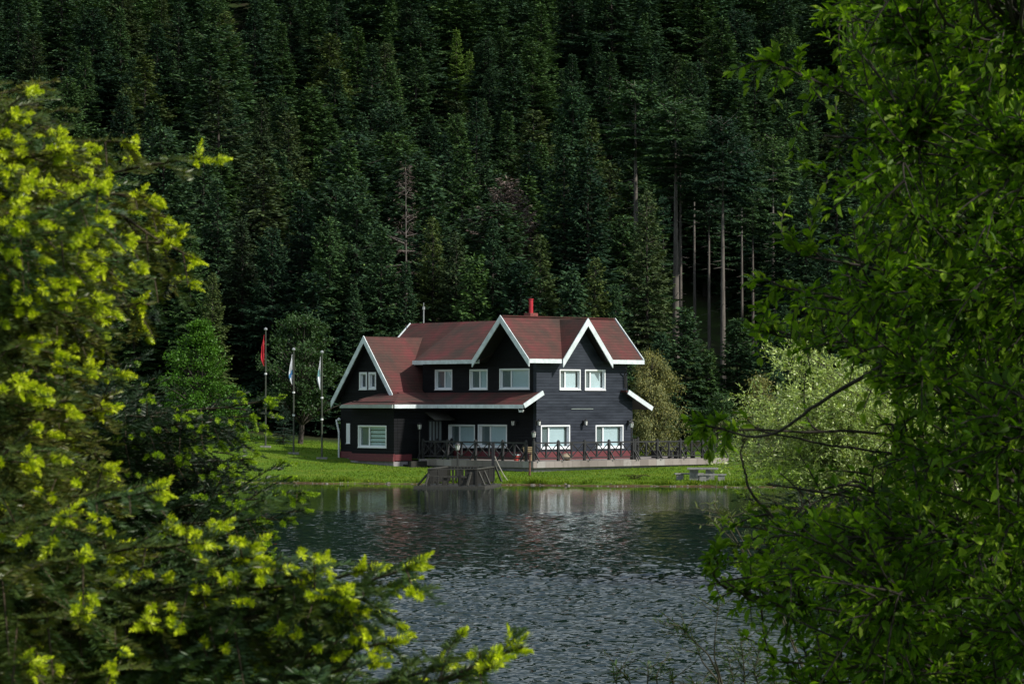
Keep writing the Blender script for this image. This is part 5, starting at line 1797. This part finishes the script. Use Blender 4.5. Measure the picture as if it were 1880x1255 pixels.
# a second, shaded fir standing a little farther back
fb2 = FirBuilder(43, needle=.024, width=.0036, dens=520, new=.25)
T2X, T2Y = -3.1, 10.0
for px, py, Y, spx, spy, kw in ((500, 735, 9.3, -300, 760, dict(new=1.0, tone=.15)), (470, 765, 9.3, -300, 790, dict(new=1.0, tone=.15)), (430, 772, 9.4, -300, 780, dict(new=.9)), (330, 765, 9.2, -300, 740, dict(new=.6)), (445, 850, 9.6, -300, 830, dict(new=.2)),
                                (560, 912, 9.3, -200, 900, dict(new=1.0)), (530, 935, 9.3, -200, 920, dict(new=.9)), (480, 960, 9.5, -200, 900, dict(new=.6)), (385, 820, 9.5, -300, 780, dict(new=.15)), (490, 1010, 9.6, -200, 960, dict(new=.2)), (415, 905, 9.7, -200, 850, dict(new=.1)),
                                (350, 880, 9.6, -300, 840, dict(new=.1)), (300, 940, 9.8, -300, 900, dict(new=.1)), (400, 985, 9.9, -300, 930, dict(new=.1)), (290, 800, 9.9, -300, 770, dict(new=.1)),
                                (440, 930, 10.0, -200, 880, dict(new=.05)), (380, 760, 9.9, -200, 760, dict(new=.1)), (370, 860, 10.1, -200, 800, dict(new=.05)),
                                (260, 880, 10.1, -300, 850, dict(new=.05)), (420, 1050, 9.9, -200, 1000, dict(new=.05)), (240, 720, 10.1, -300, 700, dict(new=.05)), (330, 1020, 9.9, -200, 960, dict(new=.05))):
    fb2.bough(at(spx, spy, 10.0), at(px, py, Y), sag=.02, **{**dict(tone=.3, spread=.8, dens=.85, s0=.12), **kw})
for k_ in range(34):
    py_ = fr_.uniform(720, 1080); xm = np.interp(py_, [720, 780, 880, 960, 1080], [260, 400, 470, 490, 430])
    px_ = xm - abs(fr_.normal(0, 90))
    fb2.bough(at(px_ - fr_.uniform(450, 700), py_ - fr_.uniform(20, 120), 10.2), at(px_, py_, fr_.uniform(9.5, 10.6)), sag=-.02, tone=fr_.uniform(.05, .35), spread=.85, dens=.85, s0=.1, new=.04)
for py_ in range(200, 1400, 80):
    fb2.bough((T2X, T2Y, at(0, py_ - 40, T2Y)[2]), at(fr_.uniform(-500, 120), py_, fr_.uniform(9.0, 11.4)), sag=.02, tone=.3, spread=.6, dens=.6, new=.1, nd=.5)
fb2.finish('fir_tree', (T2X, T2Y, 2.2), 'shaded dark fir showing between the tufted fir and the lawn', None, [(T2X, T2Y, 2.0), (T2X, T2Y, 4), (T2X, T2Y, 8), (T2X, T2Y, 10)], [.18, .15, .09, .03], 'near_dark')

# a young fir low among the leaves on the other side
fb3 = FirBuilder(44, needle=.022, width=.0034, dens=520, new=.8)
T3 = at(1590, 1050, 11.4)
for px, py, Y in ((1345, 965, 11.0), (1335, 1000, 11.2), (1385, 925, 11.1), (1430, 985, 10.8), (1400, 1040, 11.2), (1450, 930, 11.5), (1480, 1060, 11.0), (1360, 1030, 11.5), (1430, 1080, 11.3), (1500, 1000, 10.9), (1470, 900, 11.6), (1390, 990, 11.6), (1520, 940, 11.2), (1700, 960, 11.2), (1720, 1060, 11.2)):
    fb3.bough((T3[0], 11.4, at(1500, py - 10, 11.4)[2]), at(px, py, Y), sag=.04, tone=.3, spread=.7, dens=.8, s0=.1)
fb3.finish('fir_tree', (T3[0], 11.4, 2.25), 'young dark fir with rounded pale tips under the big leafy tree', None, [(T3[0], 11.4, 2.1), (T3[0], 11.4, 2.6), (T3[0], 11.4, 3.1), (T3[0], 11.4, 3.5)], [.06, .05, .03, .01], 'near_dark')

# ------------------------------------------------------------------ the big leafy tree
M['big_leaf'] = mat_foliage('green_oval_leaves', [(0, (0.032, 0.076, 0.008)), (.4, (0.060, 0.130, 0.010)), (.75, (0.128, 0.225, 0.015)), (1, (0.24, 0.35, 0.03))], .5, .5, .3, .2, tcol=(1.1, 1.3, .35))
r_ = np.random.default_rng(51)
BX, BY = 2.62, 9.9
trunk_b = np.array([(BX, BY, 2.1), (BX - .05, BY, 3.2), (BX + .03, BY + .05, 4.4), (BX - .04, BY, 5.6), (BX, BY, 7.2), (BX, BY, 8.4)])
wood = Acc(); wood.tube(trunk_b, [.16, .14, .125, .10, .06, .02], 12)
limbs = []


def limb(pts, r0, r1=.006):
    pts = np.array(pts, float)
    # smooth a polyline with Catmull-Rom
    t = np.linspace(0, len(pts) - 1, (len(pts) - 1) * 9 + 1)
    i = np.minimum(t.astype(int), len(pts) - 2); f = (t - i)[:, None]
    g_ = lambda k: pts[np.clip(k, 0, len(pts) - 1)]
    a, b, c, d_ = g_(i - 1), g_(i), g_(i + 1), g_(i + 2)
    Q = .5 * (2 * b + (c - a) * f + (2 * a - 5 * b + 4 * c - d_) * f ** 2 + (3 * b - a - 3 * c + d_) * f ** 3)
    Q += np.cumsum(r_.normal(0, .004, Q.shape), 0) * np.linspace(0, 1, len(Q))[:, None]
    wood.tube(Q, r0 + (r1 - r0) * np.linspace(0, 1, len(Q)) ** .8, 7)
    limbs.append(Q)


def tz(z): return np.array([np.interp(z, trunk_b[:, 2], trunk_b[:, 0]), BY, z])


ends = [(1420, 110, 9.0), (1500, 245, 8.7), (1490, 330, 9.4), (1480, 440, 9.0), (1440, 540, 8.8), (1420, 640, 9.3), (1330, 795, 8.9), (1390, 800, 9.6), (1400, 905, 9.2), (1330, 1010, 9.0), (1360, 1090, 8.8), (1430, 1200, 9.3),
        (1530, 1260, 9.0), (1560, 20, 9.0), (1560, -60, 9.6), (1660, -120, 8.8), (1640, 160, 10.4), (1600, 300, 10.6), (1580, 420, 10.4), (1560, 560, 10.5), (1600, 680, 10.2), (1620, 900, 10.2), (1600, 1040, 10.4), (1600, 1160, 10.2),
        (1700, 100, 8.2), (1700, 260, 8.1), (1680, 420, 8.2), (1650, 560, 8.1), (1700, 700, 8.0), (1680, 860, 8.1), (1660, 1000, 8.1), (1640, 1120, 8.0), (1700, 1230, 8.2),
        (1900, 60, 8.0), (1900, 300, 7.9), (1900, 520, 8.0), (1900, 760, 7.8), (1900, 960, 8.0), (1900, 1150, 7.9), (2000, 200, 11.2), (2000, 600, 11.3), (2000, 1000, 11.2), (2300, 300, 7.6), (2300, 800, 7.6), (2700, 400, 9), (2700, 900, 9.5)]
for k, (px, py, Y) in enumerate(ends):
    e = at(px, py, Y)
    o = tz(min(7.6, max(2.7, e[2] - r_.uniform(.25, .6))))
    m1 = o * .66 + e * .34 + UP * r_.uniform(.02, .10) + r_.normal(0, .04, 3)
    m2 = o * .30 + e * .70 + UP * r_.uniform(.0, .08) + r_.normal(0, .04, 3)
    limb([o, m1, m2, e], (.006 if k in (6, 7, 8) else .014) + .006 * r_.random(), .0028)
# bare dark shoots that show against the shrub and the water
limb([at(1640, 660, 8.6), at(1500, 740, 8.6), at(1400, 800, 8.7), at(1300, 790, 8.8)], .0075, .003)
limb([at(1420, 950, 9.1), at(1378, 900, 9.1), at(1368, 850, 9.1), at(1366, 800, 9.1)], .0055, .003)
LP = np.concatenate(limbs); LT = np.concatenate([unit(np.gradient(q, axis=0)) for q in limbs])
LI = np.concatenate([np.linspace(0, 1, len(q)) for q in limbs])

_ly = np.array([-200, 0, 60, 100, 170, 220, 260, 300, 340, 400, 450, 490, 520, 560, 600, 650, 700, 750, 790, 830, 880, 930, 980, 1020, 1080, 1130, 1180, 1220, 1260, 1400])
_lx = np.array([1560, 1545, 1560, 1520, 1540, 1585, 1600, 1590, 1570, 1560, 1600, 1590, 1560, 1440, 1410, 1420, 1500, 1520, 1470, 1480, 1490, 1400, 1350, 1340, 1350, 1390, 1440, 1450, 1450, 1470])


def leaf_prob(px, py):
    e = np.interp(py, _ly, _lx)
    if px < e: return 0.0
    p = min(1.0, .35 + (px - e) / 120.0)
    q = ((px - 1480) / 180) ** 2 + ((py - 795) / 155) ** 2      # the sunlit shrub shows through here
    if q < 1: p *= .05
    q = ((px - 1500) / 90) ** 2 + ((py - 1150) / 80) ** 2
    if q < 1: p *= .35
    q = ((px - 1720) / 130) ** 2 + ((py - 985) / 60) ** 2
    if q < 1: p *= .45
    return p


lp, ld, ln_, lnn, ltn = [], [], [], [], []
twig_r = np.random.default_rng(52)


def leafy_twig(start, sdir, end, n_leaf, droop=.12, tone=.45, size=.044):
    r = twig_r
    start, end = np.array(start), np.array(end)
    L = np.linalg.norm(end - start)
    c = start + sdir * L * .45 + UP * .08 * L
    m = 14
    t = np.linspace(0, 1, m)[:, None]
    Q = (1 - t) ** 2 * start + 2 * t * (1 - t) * c + t * t * end
    wood.tube(Q, np.linspace(min(.006, .003 + L * .006), .0016, m), 4, cap=False)
    T = unit(np.gradient(Q, axis=0))
    s_from = max(.12, 1 - .36 / max(L, .05))
    for k in range(n_leaf):
        u = s_from + (1 - s_from) * (k + .6 * r.random()) / n_leaf
        fi = u * (m - 1); i = min(int(fi), m - 2)
        p = Q[i] + (Q[i + 1] - Q[i]) * (fi - i)
        a = T[i]
        ph = k * 2.4 + r.normal(0, .3)
        s1 = unit(np.cross(a, UP)); s2 = np.cross(s1, a)
        rad = s1 * math.cos(ph) + s2 * math.sin(ph) * .8 + UP * .2
        d = unit(a * r.uniform(.45, .95) + rad * .8 + UP * r.normal(-.02, .15))
        nn = unit(UP * .9 + r.normal(0, .38, 3) - d * .2 + rad * .2)
        lp.append(p); ld.append(d); lnn.append(nn); ln_.append(size * r.uniform(.65, 1.2)); ltn.append(np.clip(tone + r.normal(0, .16) + .15 * u, 0, 1))
    # leading leaves
    for k in range(3):
        d = unit(T[-1] + r.normal(0, .3, 3))
        lp.append(Q[-1]); ld.append(d); lnn.append(unit(UP + r.normal(0, .4, 3))); ln_.append(size * r.uniform(.6, .95)); ltn.append(np.clip(tone + .3 + r.normal(0, .12), 0, 1))
    return Q, T


def twig_to(e, size=.043, tone=.45, nl=13):
    d2 = np.sum((LP - e) ** 2, 1) + np.where(LP[:, 0] < e[0] - .05, .12, 0)
    i = int(np.argmin(d2 + twig_r.uniform(0, .02, len(d2))))
    sx_, sy_ = proj(LP[i]); ex_, ey_ = proj(e)
    for (ux, uy) in ((sx_, sy_), (ex_, ey_), ((sx_ + ex_) / 2, (sy_ + ey_) / 2)):
        if ((ux - 1480) / 150) ** 2 + ((uy - 795) / 135) ** 2 < 1 and twig_r.random() < .93: return
    sdir = unit(LT[i] + twig_r.normal(0, .3, 3))
    tone = tone + twig_r.normal(-.04, .17)
    Q, T = leafy_twig(LP[i], sdir, e, nl, tone=tone, size=size)
    for k in range(twig_r.integers(1, 4)):
        j = twig_r.integers(4, 13)
        dd = unit(T[j] * .7 + twig_r.normal(0, .6, 3) + UP * .1 + np.array([-.25, -.1, 0]))
        leafy_twig(Q[j], dd, Q[j] + dd * twig_r.uniform(.07, .18), 7, tone=tone + twig_r.normal(0, .08), size=size * .95)


nt_ = 0
while nt_ < 1800:
    px, py = twig_r.uniform(1330, 2050), twig_r.uniform(-120, 1330)
    if twig_r.random() > leaf_prob(px, py): continue
    twig_to(at(px, py, twig_r.uniform(7.7, 11.0)))
    nt_ += 1
for i in range(320):                                  # unseen twigs added on the sunward side to shade the visible crown
    y_ = twig_r.uniform(6.6, 9.4)
    twig_to(np.array([y_ * .205 + twig_r.uniform(.12, 1.7), y_, twig_r.uniform(2.9, 6.4)]), nl=16, size=.05)
for i in range(130):                                  # the rest of the crown beyond the frame and overhead
    twig_to(np.array([twig_r.uniform(1.9, 4.2), twig_r.uniform(8.0, 12.0), twig_r.uniform(2.9, 7.5)]), nl=16)
# sprigs that break the outline
for px, py, Y, n_ in ((1345, 132, 9.0, 8), (1375, 160, 9.0, 8), (1395, 110, 9.1, 9), (1420, 90, 9.0, 9), (1440, 150, 9.1, 9), (1470, 95, 9.0, 10), (1500, 40, 9.1, 9), (1520, 25, 9.0, 9), (1420, 190, 9.0, 6), (1500, 130, 9.2, 9),
                      (1455, 278, 9.2, 9), (1480, 300, 9.2, 9), (1520, 200, 8.9, 8), (1545, 120, 8.9, 8), (1448, 372, 9.2, 8), (1500, 380, 9.1, 9), (1455, 432, 9.0, 9), (1490, 455, 9.0, 9), (1520, 330, 9.1, 8), (1535, 190, 8.8, 7),
                      (1372, 522, 8.9, 9), (1400, 560, 8.9, 10), (1392, 610, 9.0, 10), (1395, 655, 9.1, 9), (1440, 525, 8.9, 9), (1420, 590, 9.1, 10), (1450, 640, 9.0, 10), (1480, 600, 9.0, 11), (1500, 555, 9.0, 11), (1480, 680, 9.1, 8),
                      (1262, 770, 8.8, 7), (1292, 795, 8.8, 10), (1270, 800, 8.9, 8), (1320, 770, 8.8, 10), (1345, 790, 8.9, 9), (1330, 820, 8.8, 9), (1300, 830, 8.9, 7), (1365, 760, 9.0, 8),
                      (1325, 1000, 9.0, 8), (1300, 1040, 9.0, 8), (1335, 1070, 8.9, 10), (1320, 1090, 9.0, 8), (1350, 1120, 8.9, 9), (1380, 1140, 9.1, 9), (1400, 1180, 9.1, 9), (1330, 960, 9.1, 7), (1420, 1230, 9.2, 9), (1385, 1050, 9.0, 9)):
    e = at(px, py, Y)
    d2 = np.sum((LP - e) ** 2, 1) + np.where(LP[:, 0] < e[0] - .02, .3, 0)
    i = int(np.argmin(d2))
    leafy_twig(LP[i], unit(LT[i] + [0, 0, .1]), e, n_ + 5, tone=.60)
lp, ld, lnn, ln_, ltn = map(np.array, (lp, ld, lnn, ln_, ltn))
_pp = np.array([proj(p) for p in lp])
_q = ((_pp[:, 0] - 1480) / 165) ** 2 + ((_pp[:, 1] - 795) / 150) ** 2
_kp = (_q > 1) | (twig_r.random(len(lp)) < .45) | (_pp[:, 0] < 1372)
lp, ld, lnn, ln_, ltn = lp[_kp], ld[_kp], lnn[_kp], ln_[_kp], ltn[_kp]
print('big tree leaves', len(lp))
cr = Acc(); cr.leaves(lp, ld, lnn, ln_, ln_ * twig_r.uniform(.46, .60, len(lp)), ltn, curl=twig_r.uniform(.05, .3, len(lp)))
big = empty('leafy_tree', (BX, BY, 2.3)); tag(big, 'big oval leaved tree filling the side of the picture opposite the tufted fir', 'tree')
for A in (cr, wood): A.v = [v - np.array([BX, BY, 2.3]) for v in A.v]
cr.build('crown', M['big_leaf'], big)
wood.build('trunk', M['trunk_dark'], big, True)

# ------------------------------------------------------------------ sunlit willow shrub on the bank
M['shrub_leaf'] = mat_foliage('silvery_shrub_leaves', [(0, (0.15, 0.21, 0.035)), (.6, (0.29, 0.40, 0.105)), (1, (0.52, 0.60, 0.28))], .38, .3, .55, .55)
r_ = np.random.default_rng(61)
SY = 62.0
sb = at(1790, 1050, SY); sb = np.array([sb[0], SY, float(ground_z(sb[0], SY))])
wd = Acc(); cr = Acc()
P_, D_, LN_, TN_ = [], [], [], []
for i in range(330):
    if i < 240:
        an = r_.uniform(0, 6.283); q = r_.random() ** .6 * (1 + .22 * math.sin(3 * an + 1) + .16 * math.sin(7 * an))
        px, py = 1480 + 150 * q * math.cos(an), 790 + 150 * q * math.sin(an)
        if math.sin(px * .045) * math.sin(py * .05 + 1) < -.45: continue
        if py < 700 and px < 1420: continue
        Y = SY + r_.normal(0, 1.0)
    else:
        px, py, Y = r_.uniform(1500, 1800), r_.uniform(650, 1020), SY + r_.normal(0, 1.4)
    e = at(px, py, Y)
    o = sb + np.array([r_.normal(0, .3), r_.normal(0, .3), r_.uniform(.2, 1.4)])
    L = np.linalg.norm(e - o)
    c = o * .5 + e * .5 + UP * .22 * L
    t = np.linspace(0, 1, 12)[:, None]
    Q = (1 - t) ** 2 * o + 2 * t * (1 - t) * c + t * t * e
    wd.tube(Q, np.linspace(.018, .004, 12), 4, cap=False)
    T = unit(np.gradient(Q, axis=0))
    for k in range(30):
        j = r_.integers(6, 12)
        dd = unit(T[j] * .6 + r_.normal(0, .7, 3) + UP * .1)
        l = r_.uniform(.25, .6)
        m = int(14)
        u = np.linspace(.1, 1, m)[:, None]
        tw_ = Q[j] + dd * l * u - UP * .15 * l * u * u
        if k < 2: wd.tube(tw_, .006, 3, cap=False)
        P_.append(tw_); D_.append(unit(dd * .8 + r_.normal(0, .6, (m, 3)))); LN_.append(r_.uniform(.05, .105, m)); TN_.append(np.clip(r_.normal(.5, .25, m), 0, 1))
P_, D_, LN_, TN_ = map(np.concatenate, (P_, D_, LN_, TN_))
sd_ = unit(np.cross(D_, unit(UP * .6 + r_.normal(0, .7, P_.shape))))
cr.blades(P_, D_, sd_, LN_, LN_ * .36, TN_, mid=.45)
shb = empty('willow_shrub', tuple(sb)); tag(shb, 'sunlit pale yellow green willow shrub leaning over the water', 'shrub')
for A in (cr, wd): A.v = [v - sb for v in A.v]
cr.build('crown', M['shrub_leaf'], shb)
wd.build('trunk', M['stem'], shb, True)

# ------------------------------------------------------------------ willow saplings on the near bank
M['sapling_leaf'] = mat_foliage('narrow_green_leaves', [(0, (0.025, 0.055, 0.015)), (.6, (0.045, 0.090, 0.022)), (1, (0.085, 0.135, 0.035))], .45, .3, .35, .35)
M['pale_sapling'] = mat_foliage('pale_narrow_leaves', [(0, (0.05, 0.08, 0.02)), (1, (0.14, 0.17, 0.05))], .45, .3, .35, .35)


def sapling(label, paths, Y, base_px, leafmat='sapling_leaf', seed=1, lf=.038, step=.011):
    r = np.random.default_rng(seed)
    b = at(base_px, 1400, Y); b = np.array([b[0], Y, float(ground_z(b[0], Y))])
    st_, lf_ = Acc(), Acc()
    P_, D_, N_, L_, T_ = [], [], [], [], []
    for pth, leaf_from in paths:
        pts = [at(x, y, Y + dy) if not isinstance(x, str) else b for x, y, dy in pth]
        pts = np.array(pts)
        t = np.linspace(0, len(pts) - 1, 40)
        Q = np.stack([np.interp(t, np.arange(len(pts)), pts[:, k]) for k in range(3)], 1)
        Q[1:-1] = (Q[:-2] + Q[1:-1] * 2 + Q[2:]) / 4
        st_.tube(Q, np.linspace(.006, .0016, 40), 5)
        T = unit(np.gradient(Q, axis=0))
        L = np.sum(np.linalg.norm(np.diff(Q, axis=0), axis=1))
        for k in range(int(L * (1 - leaf_from) / step)):
            u = leaf_from + (1 - leaf_from) * r.random()
            i = min(int(u * 39), 38)
            ph = r.uniform(0, 6.28)
            rad = np.array([math.cos(ph), math.sin(ph) * .8, .35 * math.sin(ph)])
            P_.append(Q[i] + (Q[i + 1] - Q[i]) * r.random()); D_.append(unit(T[i] * .7 + rad * .8 + UP * r.normal(0, .2))); N_.append(unit(UP + r.normal(0, .5, 3))); L_.append(lf * r.uniform(.6, 1.2)); T_.append(np.clip(r.normal(.5, .2), 0, 1))
            if r.random() < .16:
                d = unit(T[i] * .6 + rad); p0 = P_[-1]
                for q in range(7):
                    P_.append(p0 + d * .02 * q); D_.append(unit(d * .7 + r.normal(0, .6, 3))); N_.append(unit(UP + r.normal(0, .5, 3))); L_.append(lf * r.uniform(.5, 1)); T_.append(np.clip(r.normal(.6, .2), 0, 1))
                st_.tube([p0, p0 + d * .14], [.0022, .001], 4, cap=False)
    P_, D_, N_, L_, T_ = map(np.array, (P_, D_, N_, L_, T_))
    lf_.leaves(P_, D_, N_, L_, L_ * .22, T_, curl=.12)
    root = empty('willow_sapling', tuple(b)); tag(root, label, 'sapling', 'willow saplings on the near bank')
    for A in (st_, lf_): A.v = [v - b for v in A.v]
    lf_.build('foliage', M[leafmat], root); st_.build('stem', M['stem'], root, True)


B0 = ('b', 0, 0)
sapling('tall bare stemmed sapling rising from the water side, leafy only low down', [([B0, (1335, 1290, 0), (1322, 1240, 0), (1311, 1205, 0), (1313, 1160, 0), (1320, 1112, 0)], .93), ([B0, (1320, 1240, 0), (1300, 1200, 0), (1262, 1165, 0), (1248, 1147, 0)], .62),
         ([B0, (1320, 1250, .05), (1290, 1215, .1), (1275, 1175, .1)], .75)], 12.0, 1345, seed=71)
sapling('low leafy sapling at the lower frame edge between the fir and the tall stem', [([B0, (1175, 1290, 0), (1150, 1240, 0), (1130, 1222, 0)], .6), ([B0, (1185, 1290, 0), (1190, 1240, 0), (1188, 1215, .1)], .6), ([B0, (1210, 1290, 0), (1205, 1240, -.1), (1215, 1218, 0)], .6), ([B0, (1150, 1290, .1), (1130, 1250, .1), (1125, 1235, 0)], .6), ([B0, (1235, 1290, .1), (1236, 1250, .1), (1228, 1225, 0)], .6)], 12.1, 1185, seed=72)
sapling('bushy dark sapling below the edge of the big leafy tree', [([B0, (1370, 1290, 0), (1365, 1215, 0), (1358, 1160, 0)], .4), ([B0, (1400, 1290, 0), (1385, 1230, 0), (1395, 1190, 0)], .4), ([B0, (1350, 1290, 0), (1345, 1240, 0), (1335, 1200, .1)], .5), ([B0, (1430, 1290, 0), (1420, 1240, 0), (1410, 1200, 0)], .4), ([B0, (1300, 1300, 0), (1280, 1262, 0), (1270, 1245, 0)], .5), ([B0, (1340, 1290, .1), (1325, 1255, .1), (1310, 1245, .1)], .4)], 12.2, 1385, seed=73)
sapling('thin pale leaved sapling shoot standing against the dark water below the terrace end', [([B0, (1500, 1290, 0), (1420, 1100, 0), (1345, 980, 0), (1310, 925, 0)], .86), ([B0, (1500, 1290, 0), (1425, 1110, 0), (1355, 1000, 0), (1298, 945, .1)], .88), ([B0, (1500, 1290, 0), (1430, 1110, 0), (1362, 990, 0), (1338, 940, .1)], .88)], 12.4, 1510, 'pale_sapling', seed=74, step=.008)
